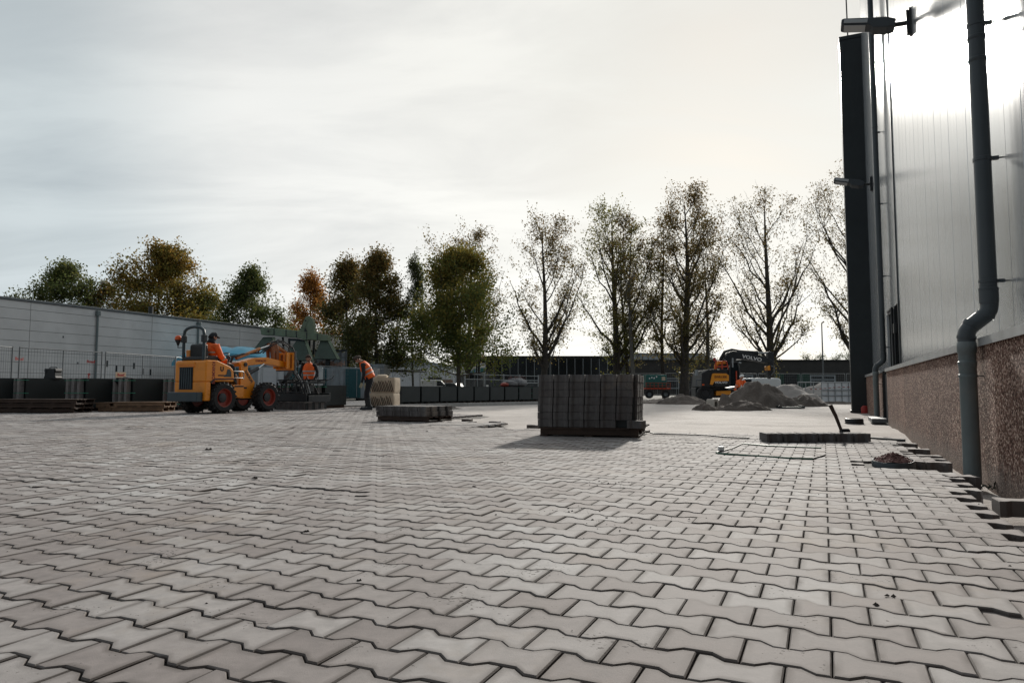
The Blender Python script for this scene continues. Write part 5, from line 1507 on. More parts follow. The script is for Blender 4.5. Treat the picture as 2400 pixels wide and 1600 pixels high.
MB().tube([ez(1622, 905, -0.9), ez(1622, 890, -0.9), ez(1632, 890, -0.9)], 0.045, 8).build('rear_rail', G['galv_dull'], ex)
MB().cyl(ez(1636, 903, -0.98), ez(1636, 900, -0.98), 0.06, seg=10).build('rear_light', G['amber'], ex)
# cab with orange rails
prof([(1696, 905), (1696, 868), (1700, 852), (1714, 850), (1718, 868), (1719, 905)], YE, -0.95, 0.1, 'cab', G['glass_dark'], ex, E0, 0.03)
for pts in (((1696, 905), (1696, 868), (1700, 851), (1714, 850)), ((1714, 850), (1718, 868), (1719, 906))):
    MB().tube([ez(a, b, -0.97) for a, b in pts], 0.05, 8).build('cab_pillar', G['black_metal'], ex, smooth=True)
MB().tube([ez(1711, 870, -1.0), ez(1712, 904, -1.0)], 0.035, 8).build('hand_rail', RO, ex)
for pts in (((1665, 876), (1665, 852), (1668, 848), (1690, 848), (1695, 866), (1696, 876)), ((1665, 861), (1693, 860)), ((1680, 876), (1680, 850))):
    MB().tube([ez(a, b, -0.9) for a, b in pts], 0.035, 8).build('guard_rail', RO, ex, smooth=True)
MB().tube([ez(1668, 876, -0.7), ez(1668, 858, -0.7), ez(1674, 852, -0.7), ez(1690, 851, -0.7)], 0.09, 8).build('rail_hoop', OE, ex, smooth=True)
MB().lathe([(0.07, 0), (0.08, 0.10), (0.05, 0.18)], ez(1667, 847, -0.6), 'z', 10).build('beacon', G['text_red'], ex, smooth=True)
MB().cyl(ez(1702, 862, -1.05), ez(1702, 841, -1.05), 0.04, seg=8).build('mirror_post', G['galv'], ex)
MB().tube([ez(1714, 853, -0.9), ez(1718, 851, -1.0), ez(1722, 852, -1.0)], 0.04, 6).build('mirror_arm', G['galv'], ex)
# boom and stick
prof([(1694, 880), (1693, 850), (1698, 834), (1706, 826), (1716, 823), (1736, 825), (1775, 832), (1801, 841), (1808, 846), (1806, 851), (1790, 850), (1770, 846.5), (1740, 842), (1726, 841.5), (1714, 846), (1706, 856), (1704, 880)], YE, -0.22, 0.22, 'boom', G['black_metal'], ex, E0, 0.02)
text(ex, 'lettering', 'VOLVO', 0.25, G['text_white'], basis(ez(1759, 839.6, -0.225), (1, 0, -0.20), (0.20, 0, 1)), 0.006, 1.25)
c_ = MB().cyl(ez(1728, 824, 0), ez(1776, 827, 0), 0.10, seg=10).build('stick_cylinder', G['black_metal'], ex, smooth=True)
MB().cyl(ez(1776, 827, 0), ez(1802, 827, 0), 0.05, seg=8).build('piston_rod', G['galv'], c_, smooth=True)
prof([(1798, 826), (1802, 823), (1810, 827), (1811, 850), (1808, 872), (1804, 880), (1799, 872), (1796, 850)], YE, -0.18, 0.18, 'stick', G['black_metal'], ex, E0, 0.02)
prof([(1795, 858), (1801, 856), (1802, 868), (1796, 868)], YE, -0.24, 0.24, 'quick_coupler', OE, ex, E0, 0.02)
for k in range(3):
    MB().tube([ez(1693, 868 - k, 0.1 * k), ez(1691, 842 - 2 * k, 0.1 * k), ez(1700, 825 - k, 0.1 * k), ez(1718, 820 - k, 0.1 * k), ez(1745, 823, 0.1 * k)], 0.045, 6).build('hose', G['rubber'], ex, smooth=True)
MB().tube([ez(1803, 858, -0.25), ez(1809, 860, -0.3), ez(1809, 872, -0.3), ez(1804, 879, -0.2)], 0.04, 6).build('hose', G['galv_dull'], ex, smooth=True)
prof([(1797, 869), (1803, 868), (1806, 878), (1804, 888), (1797, 884)], YE, -0.15, 0.15, 'grab', G['dark_steel'], ex, E0, 0.01)

# ================================================================== LEFT HALL OF CONCRETE PANELS
A2 = math.atan(640 / 1600)                   # its wall runs to a vanishing point near the yard's own
d2 = Vector((math.sin(A2), math.cos(A2)))
Y0 = 32.0
w0 = Vector((-0.75 * Y0 * 1.0, Y0))
lh = thing('concrete_hall', 'long low hall of grey concrete wall panels behind the left fence', 'hall', (w0.x, w0.y, -0.16), -A2)   # local y along the wall, local x = its face side
ph = 0.512; HL = 4.98
pl_ = 6.9
first = -13.8 + 0.04 * Y0
ends = []
s0 = first
while s0 < 30:
    s1 = min(s0 + pl_, 29.6)
    if s1 - s0 < 1: break
    z = 0.0
    while z < HL - 0.05:
        z1 = min(z + ph, HL)
        MB().box(-0.2, 0.0, s0 + 0.012, s1 - 0.012, z + 0.009, z1 - 0.009).build('wall_panel', G['concrete_wall'], lh)
        z = z1
    s0 += pl_
MB().box(-16, -0.03, first, 29.55, 0, HL - 0.02).build('hall_core', M('panel_joint', (0.10, 0.10, 0.098), 0.9), lh)
MB().box(-16.1, 0.06, first - 0.05, 29.68, HL, HL + 0.13).build('roof_edge', G['galv_dull'], lh, bevel=0.02)
def hall_s(px):
    r = (px - 1200) / 1600
    return (r + 0.75) * Y0 / (d2.x - d2.y * r)
for px in (222, 460):
    s = hall_s(px)
    MB().cyl((0.08, s, 0.1), (0.08, s, HL - 0.32), 0.055, seg=12).build('downpipe', G['pvc_light'], lh, smooth=True)
    MB().box(0.005, 0.20, s - 0.10, s + 0.10, HL - 0.33, HL - 0.05).build('rain_hopper', G['pvc_light'], lh, bevel=0.02)
for (px, z) in ((251, 1.95), (273, 1.70), (290, 1.70), (314, 1.88), (335, 1.58), (353, 1.56)):
    s = hall_s(px)
    MB().box(0.004, 0.012, s - 0.05, s + 0.05, z, z + 0.34).build('wall_slot', G['black_metal'], lh)
for (px, z) in ((182, 2.05), (145, 3.35)):
    MB().box(0.004, 0.012, hall_s(px) - 0.03, hall_s(px) + 0.03, z, z + 0.1).build('wall_slot', G['black_metal'], lh)
s = hall_s(392)
MB().cyl((-1.5, s, HL + 0.1), (-1.5, s, HL + 0.75), 0.14, seg=10).build('roof_vent', G['black_metal'], lh)

# ------------------------------------------------------------------ temporary fences
def fence_panel(label, a, b, H=2.0, sign=None, mid=True, mat='galv', group='site fence panels', wires=30, base=-0.06, signs=()):
    a, b = Vector(a), Vector(b)
    d = b - a; L = d.length
    o = thing('fence_panel', label, 'fence', (a.x, a.y, base), math.atan2(d.y, d.x), group)
    m = G[mat]
    for x in (0.02, L - 0.02): MB().cyl((x, 0, 0.02), (x, 0, H), 0.021, seg=8).build('post', m, o, smooth=True)
    for z in (H - 0.03, 0.16): MB().cyl((0.02, 0, z), (L - 0.02, 0, z), 0.018, seg=8).build('rail', m, o, smooth=True)
    if mid: MB().cyl((L * 0.5, 0.0, 0.16), (L * 0.5, 0.0, H - 0.03), 0.016, seg=8).build('rail', m, o, smooth=True)
    w = MB()
    for k in range(1, wires):
        x = L * k / wires
        w.box(x - 0.0022, x + 0.0022, -0.0022, 0.0022, 0.16, H - 0.03)
    for k in range(1, 8):
        z = 0.16 + (H - 0.19) * k / 8
        w.box(0.02, L - 0.02, 0.0023, 0.0065, z - 0.0025, z + 0.0025)
    tag(w.build('wire_mesh', m, o), kind='stuff')
    for x in (0.0, L): MB().box(x - 0.09, x + 0.09, -0.3, 0.3, -0.08, 0.05).build('foot', G['concrete'], o, bevel=0.01)
    for (x, z, s_, mt, rot) in signs:
        ex_ = (math.cos(rot), 0, math.sin(rot)); ey_ = (-math.sin(rot), 0, math.cos(rot))
        text(o, 'lettering', s_, 0.135, G[mt], basis((x, -0.02, z), ex_, ey_), 0.006, 1.15)
    return o
FP = [(-152, 19.0), (38, 21.6), (242, 24.6), (408, 28.2)]
P_ = [(gx(px, Y), Y) for px, Y in FP]
fence_panel('dark site fence panel at the left picture edge, with one red sign', P_[0], (P_[1][0] - 0.12, P_[1][1] - 0.1), signs=((2.75, 1.62, 'Boud', 'text_red', 0),), mat='galv_dull')
fence_panel('site fence panel behind the toolbox, between two posts in front of the concrete hall', P_[1], (P_[2][0] - 0.03, P_[2][1] - 0.12), signs=((2.55, 1.62, 'Boud', 'text_red', 0), (2.5, 1.05, 'Boud', 'text_red', R(-85))), mat='galv_dull')
fp3 = fence_panel('site fence panel left of the loader roll bar, with a red sign on yellow', P_[2], P_[3], signs=((0.75, 1.18, 'Boud', 'text_red', 0),), mat='galv_dull')
MB().box(0.50, 1.00, -0.016, -0.008, 1.08, 1.28).build('sign_board', M('sign_ochre', (0.42, 0.30, 0.20), 0.7), fp3)
for k in range(3):
    a = Vector((gx(408, 28.3), 28.3)); b = Vector((gx(690, 38.0), 38.0))
    p, q = a.lerp(b, k / 3), a.lerp(b, (k + 0.97) / 3)
    fence_panel('site fence panel behind the loader, ' + ('nearest the concrete hall fence', 'the middle one, partly hidden by the driver', 'the far one in front of the grey containers')[k], p, q)
pts = [(700, 38.0), (845, 43.0), (984, 50.0), (1043, 55.0), (1089, 61.0)]
nm = ['in front of the grey container doors', 'behind the beige bundles', 'in front of the white hall', 'before the white signboard']
for k in range(4):
    p = (gx(*pts[k]), pts[k][1]); q = (gx(*pts[k + 1]), pts[k + 1][1])
    fence_panel('long galvanised site fence panel ' + nm[k], p, q, wires=26)
def bar_fence(label, a, b, H=1.9, n=16, base=-0.1):
    a, b = Vector(a), Vector(b); d = b - a; L = d.length
    o = thing('bar_fence', label, 'fence', (a.x, a.y, base), math.atan2(d.y, d.x), 'grey bar fences')
    for x in (0, L): MB().box(x - 0.05, x + 0.05, -0.05, 0.05, 0, H + 0.25).build('post', G['galv'], o)
    for z in (0.25, H - 0.35, H + 0.1): MB().box(0.05, L - 0.05, -0.025, 0.025, z, z + 0.06).build('rail', G['galv'], o)
    for k in range(1, n):
        x = L * k / n
        MB().box(x - 0.018, x + 0.018, -0.020, 0.020, 0.311, H - 0.351).build('bar', G['galv_dull'], o)
    return o
bp2 = [(1089, 62.0), (1134, 65.0), (1180, 68.0), (1218, 70.5), (1262, 73.0)]
bn = ['left of the notice board', 'holding the small white notice', 'behind the netted heap', 'just left of the tall paver stack']
for k in range(4):
    o = bar_fence('grey bar fence section ' + bn[k], (gx(*bp2[k]), bp2[k][1]), (gx(*bp2[k + 1]), bp2[k + 1][1]))
    if k == 1: MB().box(0.35, 0.75, -0.04, -0.03, 0.5, 1.05).build('notice', G['white_paint'], o)
rp = [(1415, 62.0), (1497, 60.0), (1586, 58.0)]
for k in range(2):
    fence_panel('site fence panel ' + ('behind the right end of the tall paver stack', 'in front of the green trailer')[k], (gx(*rp[k]), rp[k][1]), (gx(*rp[k + 1]), rp[k + 1][1]), wires=20)
rp = [(1590, 56.0), (1680, 58.0), (1778, 60.0), (1880, 60.0), (1985, 60.0), (2080, 60.0)]
rn = ['behind the excavator engine', 'behind the excavator boom', 'behind the excavator stick', 'in front of the green door', 'partly hidden by the dark column']
for k in range(5):
    fence_panel('far galvanised site fence panel ' + rn[k], (gx(*rp[k]), rp[k][1]), (gx(rp[k + 1][0] - 3, rp[k + 1][1]), rp[k + 1][1]), wires=20)

# ------------------------------------------------------------------ containers, tarp, green grab
def container(label, px0, px1, Y, h, d, mat, doors, name='container', grp='site containers'):
    x0, x1 = gx(px0, Y), gx(px1, Y)
    o = thing(name, label, 'container', ((x0 + x1) / 2, Y, -0.10), 0, grp)
    w = x1 - x0
    MB().box(-w / 2, w / 2, 0.0, d, 0.1, h).build('shell', G[mat], o, bevel=0.02)
    n = max(4, int(w / 0.28))
    for k in range(n):
        a = -w / 2 + w * k / n
        MB().box(a + 0.05, a + w / n - 0.05, -0.03, -0.001, 0.2, h - 0.12).build('rib', G[mat], o)
    for (a, b, mt) in doors:
        dr_ = MB().box(-w / 2 + a * w, -w / 2 + b * w, -0.06, -0.032, 0.15, h - 0.08).build('door', G[mt], o, bevel=0.008)
        MB().cyl((-w / 2 + (a + 0.75 * (b - a)) * w, -0.08, 0.2), (-w / 2 + (a + 0.75 * (b - a)) * w, -0.08, h - 0.15), 0.02, seg=6).build('lock_bar', G['galv'], dr_)
    for x in (-w / 2 + 0.08, w / 2 - 0.08): MB().box(x - 0.07, x + 0.07, 0.02, d - 0.02, 0, 0.098).build('skid', G['dark_steel'], o)
    return o
container('pale grey steel container behind the loader boom', 548, 735, 37.0, 1.93, 1.8, 'grey_steel', ((0.02, 0.20, 'teal_paint'), (0.30, 0.62, 'white_wall'), (0.70, 0.98, 'teal_paint')))
container('grey container with a dark teal roller door left of the bending worker', 738, 872, 42.0, 2.0, 2.4, 'grey_steel', ((0.04, 0.20, 'teal_paint'), (0.22, 0.50, 'grey_steel'), (0.53, 0.80, 'teal_paint')))
container('grey container with a dark top edge behind the beige bundles', 850, 900, 46.0, 2.35, 2.4, 'grey_steel', ((0.1, 0.45, 'galv_dull'), (0.5, 0.9, 'grey_steel')))
shed = thing('frame_shed', 'grey open steel frame shed with diagonal brace beside the green grab', 'shed', (gx(780, 44.0), 44.0, -0.1), 0)
MB().box(-1.2, 0.7, 0.6, 0.66, 1.9, 3.05).build('back_panel', G['grey_steel'], shed)
for x in (-1.2, 0.35, 0.72): MB().box(x, x + 0.13, 0, 0.13, 0, 3.1).build('post', G['galv_dull'], shed)
MB().box(-1.2, 0.85, -0.01, 0.14, 3.1, 3.22).build('beam', G['dark_steel'], shed)
MB().tube([(-0.5, 0.06, 2.2), (0.36, 0.06, 2.75)], 0.035, 6).build('brace', G['dark_steel'], shed)
MB().box(-1.1, 0.85, -0.012, 0.0, 2.68, 2.74).build('rail', G['galv_dull'], shed)

tpn = thing('tarped_skip', 'skip under a bulging blue tarpaulin behind the loader', 'skip', (gx(520, 39.0), 39.0, -0.1), 0)
wT = 2.45
MB().prism([(-wT, 0.35), (-wT - 0.35, 2.22), (wT + 0.35, 2.22), (wT, 0.35)], 0.0, 2.0, 'y').build('skip_body', G['teal_paint'], tpn, bevel=0.02)
tv = []; nx, ny = 40, 12
for j in range(ny + 1):
    for i in range(nx + 1):
        u, v = i / nx, j / ny
        x = (-wT - 0.42) + (2 * wT + 0.84) * u
        b = math.sin(math.pi * min(1, max(0, u))) ** 0.42 * math.sin(math.pi * (0.08 + 0.84 * v)) ** 0.5
        z = 2.18 + 1.02 * b + 0.06 * fbm(u * 9, v * 4, 3) - 0.12 * math.exp(-((u - 0.52) / 0.05) ** 2) * b
        tv.append((x, -0.12 + 2.24 * v, z))
MB().add(tv, [(j * (nx + 1) + i, j * (nx + 1) + i + 1, (j + 1) * (nx + 1) + i + 1, (j + 1) * (nx + 1) + i) for j in range(ny) for i in range(nx)]).build('tarpaulin', G['tarp_blue'], tpn, smooth='all')
fl = []
for i in range(nx + 1):
    u = i / nx; x = (-wT - 0.42) + (2 * wT + 0.84) * u
    zt = tv[i][2]
    fl += [(x, -0.12, zt), (x, -0.14 - 0.03 * math.sin(i * 1.9), 1.98 + 0.07 * math.sin(i * 0.9) + 0.05 * fbm(u * 20, 1, 1))]
MB().add(fl, [(2 * i, 2 * i + 1, 2 * i + 3, 2 * i + 2) for i in range(nx)]).build('tarp_edge', G['tarp_blue'], tpn, smooth='all')
for k in range(12):
    MB().box(-wT + 0.1 + k * 0.44, -wT + 0.2 + k * 0.44, -0.06, 0.0, 0.6, 2.16).build('skip_rib', G['teal_paint'], tpn)

YG = 42.3
gb = thing('lifting_grab', 'big pale green steel lifting grab with three flared legs on the containers', 'lifting grab', (gx(690, YG), YG, at(690, 846, YG).z), 0)
G0 = gb.location
GS = G['green_steel']
def gz(px, py, dy=0.0):
    p = at(px, py, YG); return (p.x - G0.x, dy, p.z - G0.z)
prof([(614, 772), (618, 768), (640, 769), (705, 776), (745, 781), (772, 786), (772, 799), (752, 799), (735, 796), (716, 797), (705, 793), (690, 791), (640, 786), (616, 785)], YG, -0.28, 0.28, 'beam', GS, gb, G0, 0.02)
prof([(704, 776), (719, 743), (727, 741), (735, 748), (740, 781)], YG, -0.25, 0.25, 'head', GS, gb, G0, 0.02)
prof([(716, 777), (719, 769), (723, 778)], YG, -0.30, -0.252, 'head_notch', G['black_metal'], gb, G0)
for pts in (((719, 745), (711, 765), (716, 771), (726, 750)), ):
    prof(pts, YG, -0.285, -0.252, 'head_plate', GS, gb, G0)
for px in (646, 674, 698, 722, 747): MB().tube([gz(px, 771 + (px - 646) * 0.12, -0.285), gz(px, 786 + (px - 646) * 0.11, -0.285)], 0.03, 6).build('stiffener', G['dark_steel'], gb)
MB().cyl(gz(633, 777, -0.32), gz(633, 777, -0.27), 0.06, seg=10).build('pin', G['black_metal'], gb)
MB().cyl(gz(719.5, 752.5, -0.30), gz(719.5, 752.5, -0.24), 0.05, seg=10).build('pin', G['black_metal'], gb)
legs_ = [((618, 790), (638, 790), (652, 822), (601, 822)), ((697, 797), (714, 797), (735, 845), (668, 845)), ((752, 798), (768, 798), (795, 842), (742, 842))]
for (a, b, c, d_) in legs_:
    q = [Vector(gz(*p)) for p in (a, b, c, d_)]
    m = MB()
    dz = 0.12; dw = 0.62
    vs = [q[0] + Vector((0, -dz, 0)), q[1] + Vector((0, -dz, 0)), q[1] + Vector((0, dz, 0)), q[0] + Vector((0, dz, 0)), q[3] + Vector((0, -dw, 0)), q[2] + Vector((0, -dw, 0)), q[2] + Vector((0, dw, 0)), q[3] + Vector((0, dw, 0))]
    m.add(vs, [(0, 1, 2, 3), (7, 6, 5, 4), (0, 4, 5, 1), (1, 5, 6, 2), (2, 6, 7, 3), (3, 7, 4, 0)])
    lg = m.build('flared_leg', M('green_steel_dark', (0.045, 0.068, 0.05), 0.65, var=0.2, scale=2, dirt=(0.03, 0.03, 0.025), dscale=1.5), gb, bevel=0.015)
    s1_, s2_ = q[1] + Vector((0.03, -dz - 0.03, 0)), q[2] + Vector((0.03, -dw - 0.03, 0))
    MB().add([s1_, s1_ + Vector((0.16, 0.02, 0)), s2_ + Vector((0.16, 0.02, 0)), s2_, s1_ + Vector((0, 0.1, 0)), s1_ + Vector((0.16, 0.1, 0)), s2_ + Vector((0.16, 0.1, 0)), s2_ + Vector((0, 0.1, 0))],
             [(0, 1, 2, 3), (7, 6, 5, 4), (0, 4, 5, 1), (1, 5, 6, 2), (2, 6, 7, 3), (3, 7, 4, 0)]).build('leg_flange', GS, lg)
    ft = at((c[0] + d_[0]) / 2, c[1], YG)
    lg2 = MB().box((q[3].x + q[2].x) / 2 - 0.12, (q[3].x + q[2].x) / 2 + 0.12, -0.12, 0.12, -G0.z - 0.1, q[2].z - 0.003)
    lg2.build('support_post', G['dark_steel'], gb)
for (a, b) in (((659, 789), (661, 830)), ((674, 792), (675, 832)), ((722, 797), (722, 830)), ((733, 797), (731, 830))):
    MB().tube([gz(*a, 0.3), gz(*b, 0.3)], 0.07, 6).build('hanger_rod', G['dark_steel'], gb)
MB().tube([gz(680, 796, -0.1), gz(700, 797, -0.1), gz(716, 800, -0.1)], 0.07, 8).build('grab_cylinder', G['black_metal'], gb)
ru = thing('scrap_heap', 'heap of pale reddish wood scrap on the grey container below the green grab', 'scrap', at(765, 856, 42.6), 0)
sm_ = MB(); rs = random.Random(12)
for k in range(160):
    c = Vector((rs.gauss(0, 0.55), rs.uniform(-0.3, 0.5), abs(rs.gauss(0.06, 0.10)))); a = rs.uniform(0, 3.14); l = rs.uniform(0.08, 0.3)
    d = Vector((math.cos(a), 0.2, math.sin(a) * 0.8)) * l
    sm_.tube([c - d / 2, c + d / 2], 0.018, 4)
tag(sm_.build('splinters', M('splinter', (0.40, 0.24, 0.18), 0.85, var=0.3), ru), kind='stuff')

# ================================================================== FAR BUILDINGS
def facade(name, label, cat, px0, px1, Y, zt, depth, mat):
    x0, x1 = gx(px0, Y), gx(px1, Y)
    o = thing(name, label, cat, ((x0 + x1) / 2, Y, -0.16), 0)
    w = x1 - x0
    MB().box(-w / 2, w / 2, 0, depth, 0, zt).build('wall', G[mat], o)
    return o, w
def zat(py, Y): return at(1200, py, Y).z + 0.16
wh, w_ = facade('white_hall', 'white hall with shallow gable roof behind the birch', 'hall', 838, 1062, 86.0, zat(861, 86), 20, 'white_wall')
zz = zat(861, 86)
MB().prism([(-w_ / 2 - 0.4, zz), (-w_ / 2 - 0.4, zz + 1.55), (-w_ / 2 + 3.5, zz + 1.75), (w_ / 2 + 0.2, zz + 0.15), (w_ / 2 + 0.2, zz)], 0.3, 20, 'y').build('roof', G['roof_grey'], wh)
MB().box(-w_ / 2, w_ / 2 - 3.4, -0.08, -0.002, zz - 0.55, zz - 0.25).build('window_band', G['glass_dark'], wh)
for (a, b, h0, h1, mt, nme) in ((0.74, 0.885, 0, 1.7, 'teal_paint', 'door'), (0.89, 0.995, 0, 1.75, 'brown_brick', 'brick_panel'), (0.74, 0.88, 1.72, 2.1, 'dark_brick', 'door_header'), (0.895, 0.97, 1.80, 2.15, 'white_paint', 'lit_sign')):
    MB().box(-w_ / 2 + a * w_, -w_ / 2 + b * w_, -0.10, -0.003, h0 + 0.1, h1 + 0.1).build(nme, G[mt], wh)
bo, w_ = facade('glazed_building', 'low dark building with tall black panes between pale mullions', 'building', 1062, 1462, 92.0, zat(836.5, 92), 18, 'dark_brick')
zt = zat(836.5, 92)
n = 21
for k in range(n):
    a, b = -w_ / 2 + w_ * k / n, -w_ / 2 + w_ * (k + 1) / n
    MB().box(a + 0.06, b - 0.06, -0.06, -0.002, 0.6, zt - 0.25).build('pane', G['glass_dark'], bo)
    MB().box(b - 0.035, b + 0.035, -0.16, -0.004, 0.5, zt - 0.2).build('mullion', G['galv'], bo)
MB().box(-w_ / 2 - 0.1, w_ / 2 + 0.1, -0.2, 0.3, zt, zt + 0.14).build('roof_edge', G['dark_steel'], bo)
MB().box(w_ / 2 - 0.9, w_ / 2 - 0.3, -0.3, -0.17, 0, zt + 0.1).build('end_column', G['galv'], bo)
MB().box(w_ * 0.02, w_ * 0.34, -2.2, -0.18, 2.0, 2.35).build('canopy', G['galv_dull'], bo)
MB().box(w_ * 0.02 + 0.2, w_ * 0.34 - 0.2, -2.0, -0.19, 0, 1.998).build('porch', G['brown_brick'], bo)
MB().cyl((-w_ * 0.22, 2, zt), (-w_ * 0.22, 2, zt + 0.6), 0.12, seg=8).build('roof_vent', G['black_metal'], bo)
gh, w_ = facade('grey_hall', 'pale grey metal hall rising behind the dark brick building', 'hall', 1440, 1652, 112.0, zat(829, 112), 30, 'roof_grey')
zt2 = zat(829, 112)
MB().prism([(w_ / 2, zt2), (w_ / 2 + 2.6, zt2 - 1.2), (w_ / 2 + 2.6, 0), (w_ / 2, 0)], 0.2, 25, 'y').build('lean_to', M('pale_sheet', (0.55, 0.56, 0.57), 0.5), gh)
n = 16
for k in range(n): MB().box(-w_ / 2 + w_ * k / n, -w_ / 2 + w_ * k / n + 0.12, -0.06, -0.002, 0, zt2 - 0.1).build('seam', G['galv_dull'], gh)
MB().box(-w_ / 2, w_ / 2, -0.15, 0.2, zt2, zt2 + 0.12).build('roof_edge', G['galv'], gh)
MB().cyl((-w_ / 2 + 4.2, -0.12, 4.8), (-w_ / 2 + 4.2, -0.12, zt2 + 3.9), 0.03, seg=6).build('antenna', G['galv_dull'], gh)
MB().box(w_ * 0.21, w_ * 0.28, -0.5, -0.17, zt2 - 1.3, zt2 - 0.7).build('wall_unit', G['galv_dull'], gh)
db, w_ = facade('brick_building', 'long flat dark brick building across the right background', 'building', 1478, 2180, 84.0, zat(845, 84), 16, 'dark_brick')
zt3 = zat(845, 84)
MB().box(-w_ / 2 - 0.1, w_ / 2 + 0.1, -0.15, 0.2, zt3, zt3 + 0.12).build('roof_edge', G['dark_steel'], db)
def bx(px): return gx(px, 84.0) - db.location.x
for (a, b, h0, h1) in ((1715, 1764, 0.7, 2.35), (1900, 1957, 0.75, 2.35), (1502, 1590, 0.8, 2.0)):
    wn_ = MB().box(bx(a), bx(b), -0.04, -0.002, h0, h1).build('window', G['glass_dark'], db)
    f_ = MB()
    for x in (bx(a), (bx(a) + bx(b)) / 2, bx(b)): f_.box(x - 0.08, x + 0.08, -0.12, -0.042, h0 - 0.08, h1 + 0.08)
    for z in (h0, (h0 + h1) / 2 + 0.3, h1): f_.box(bx(a) + 0.081, bx(b) - 0.081, -0.118, -0.043, z - 0.06, z + 0.06)
    f_.build('frame', G['galv'], wn_)
M('green_door', (0.008, 0.045, 0.028), 0.5, var=0.2)
for (a, b) in ((1812, 1838), (1869, 1898)): MB().box(bx(a), bx(b), -0.08, -0.002, 0, 2.55).build('door', G['green_door'], db)
MB().box(bx(1838.5), bx(1868.5), -0.05, -0.002, 0, 2.55).build('gateway', G['black_plastic'], db)

# sign boards before the white hall
sg = thing('signboard', 'white signboard with round dark logo before the dark glazed building', 'signboard', (gx(1098, 70.0), 70.0, -0.1), 0)
zs0, zs1 = at(1098, 873, 70).z + 0.1, at(1098, 851, 70).z + 0.1
MB().box(-0.74, 0.74, 0, 0.08, zs0, zs1).build('board', G['white_paint'], sg, bevel=0.01)
for x in (-0.6, 0.6): MB().box(x - 0.05, x + 0.05, 0.082, 0.16, 0, zs1).build('post', G['galv_dull'], sg)
MB().lathe([(0.10, -0.01), (0.21, -0.012), (0.21, -0.002), (0.10, -0.002), (0.10, -0.01)], (-0.30, 0, zs0 + 0.55), 'y', 24, cap=False).build('round_logo', M('logo_navy', (0.02, 0.05, 0.07), 0.5), sg)
MB().box(-0.36, -0.24, -0.012, -0.002, zs0 + 0.45, zs0 + 0.62).build('logo_mark', G['logo_navy'], sg, bevel=0.0)
text(sg, 'lettering', 'SINUS', 0.20, M('text_grey', (0.12, 0.15, 0.17), 0.6), basis((0.22, -0.006, zs0 + 0.62), (1, 0, 0), (0, 0, 1)), 0.003)
MB().prism([(-0.05, zs0 + 0.01), (0.735, zs0 + 0.42), (0.735, zs0 + 0.01)], -0.006, -0.002, 'y').build('blue_corner', M('sign_blue', (0.10, 0.25, 0.33), 0.5), sg)
s2 = thing('signboard', 'narrow upright signboard with blue lower half right of the white one', 'signboard', (gx(1131, 70.5), 70.5, -0.1), 0)
MB().box(-0.27, 0.27, 0, 0.06, zs0 - 0.05, zs1 + 0.02).build('board', G['white_paint'], s2, bevel=0.01)
MB().box(-0.25, 0.25, -0.006, -0.001, zs0, zs0 + 0.5).build('blue_picture', M('sign_teal', (0.03, 0.16, 0.17), 0.5), s2)
MB().box(-0.22, 0.22, -0.006, -0.001, zs1 - 0.18, zs1 - 0.07).build('dark_title', G['text_dark'], s2)
MB().box(-0.04, 0.04, 0.061, 0.12, 0, zs0).build('post', G['galv_dull'], s2)

# ------------------------------------------------------------------ vehicles in the background
def car(label, cat, px, Y, length, h, mat, rz, van=False, name='parked_car'):
    o = thing(name, label, cat, (gx(px, Y), Y, -0.14), rz)
    L = length / 2
    if van: body = [(-L, 0.35), (-L, h * 0.92), (-L + 0.15, h), (L * 0.30, h), (L * 0.62, h * 0.62), (L * 0.97, h * 0.52), (L, 0.35)]
    else: body = [(-L, 0.35), (-L, h * 0.58), (-L * 0.86, h * 0.66), (-L * 0.62, h * 0.97), (L * 0.12, h), (L * 0.48, h * 0.64), (L * 0.95, h * 0.54), (L, 0.35)]
    MB().prism(body, -0.85, 0.85, 'y').build('body', G[mat], o, bevel=0.08, seg=3)
    win = [(-L * 0.58, h * 0.64), (-L * 0.52, h * 0.92), (L * 0.10, h * 0.94), (L * 0.42, h * 0.64)] if not van else [(L * 0.05, h * 0.62), (L * 0.05, h * 0.93), (L * 0.28, h * 0.93), (L * 0.55, h * 0.63)]
    for s in (-1, 1): MB().prism(win, s * 0.852, s * 0.858, 'y').build('window', G['glass_dark'], o)
    for x in (-L * 0.62, L * 0.62):
        for y in (-0.78, 0.78):
            t_ = MB().lathe([(0.2, -0.1), (0.32, -0.1), (0.33, 0.1), (0.2, 0.1)], (x, y, 0.33), 'y', 18, cap=False).build('wheel', G['rubber'], o, smooth=True)
            MB().lathe([(0.03, -0.08), (0.21, -0.07), (0.21, 0.07)], (x, y, 0.33), 'y', 14).build('rim', G['galv'], t_, smooth=True)
    for s in (-1, 1): MB().box(L * 0.93, L + 0.01, s * 0.62 - 0.16, s * 0.62 + 0.16, h * 0.42, h * 0.50).build('headlight', G['lamp_glass'], o)
    return o
car('white van parked behind the far paver packs', 'van', 1021, 72.0, 3.4, 1.65, 'white_paint', R(8), True, 'parked_van')
car('black car parked right of the white van', 'car', 1056, 66.0, 2.6, 1.30, 'black_metal', R(160))
car('silver car mostly hidden left of the tall paver stack', 'car', 1240, 74.0, 3.6, 1.4, 'silver_paint', R(180))
car('white van roof showing above the soil heap behind the excavator', 'van', 1758, 46.0, 3.6, 1.45, 'white_paint', R(175), True, 'parked_van')
tr = thing('site_trailer', 'dark green tank on a red railed trailer right of the tall paver stack', 'trailer', (gx(1537, 50.0), 50.0, -0.1), R(3))
zb = at(1537, 905, 50).z + 0.1
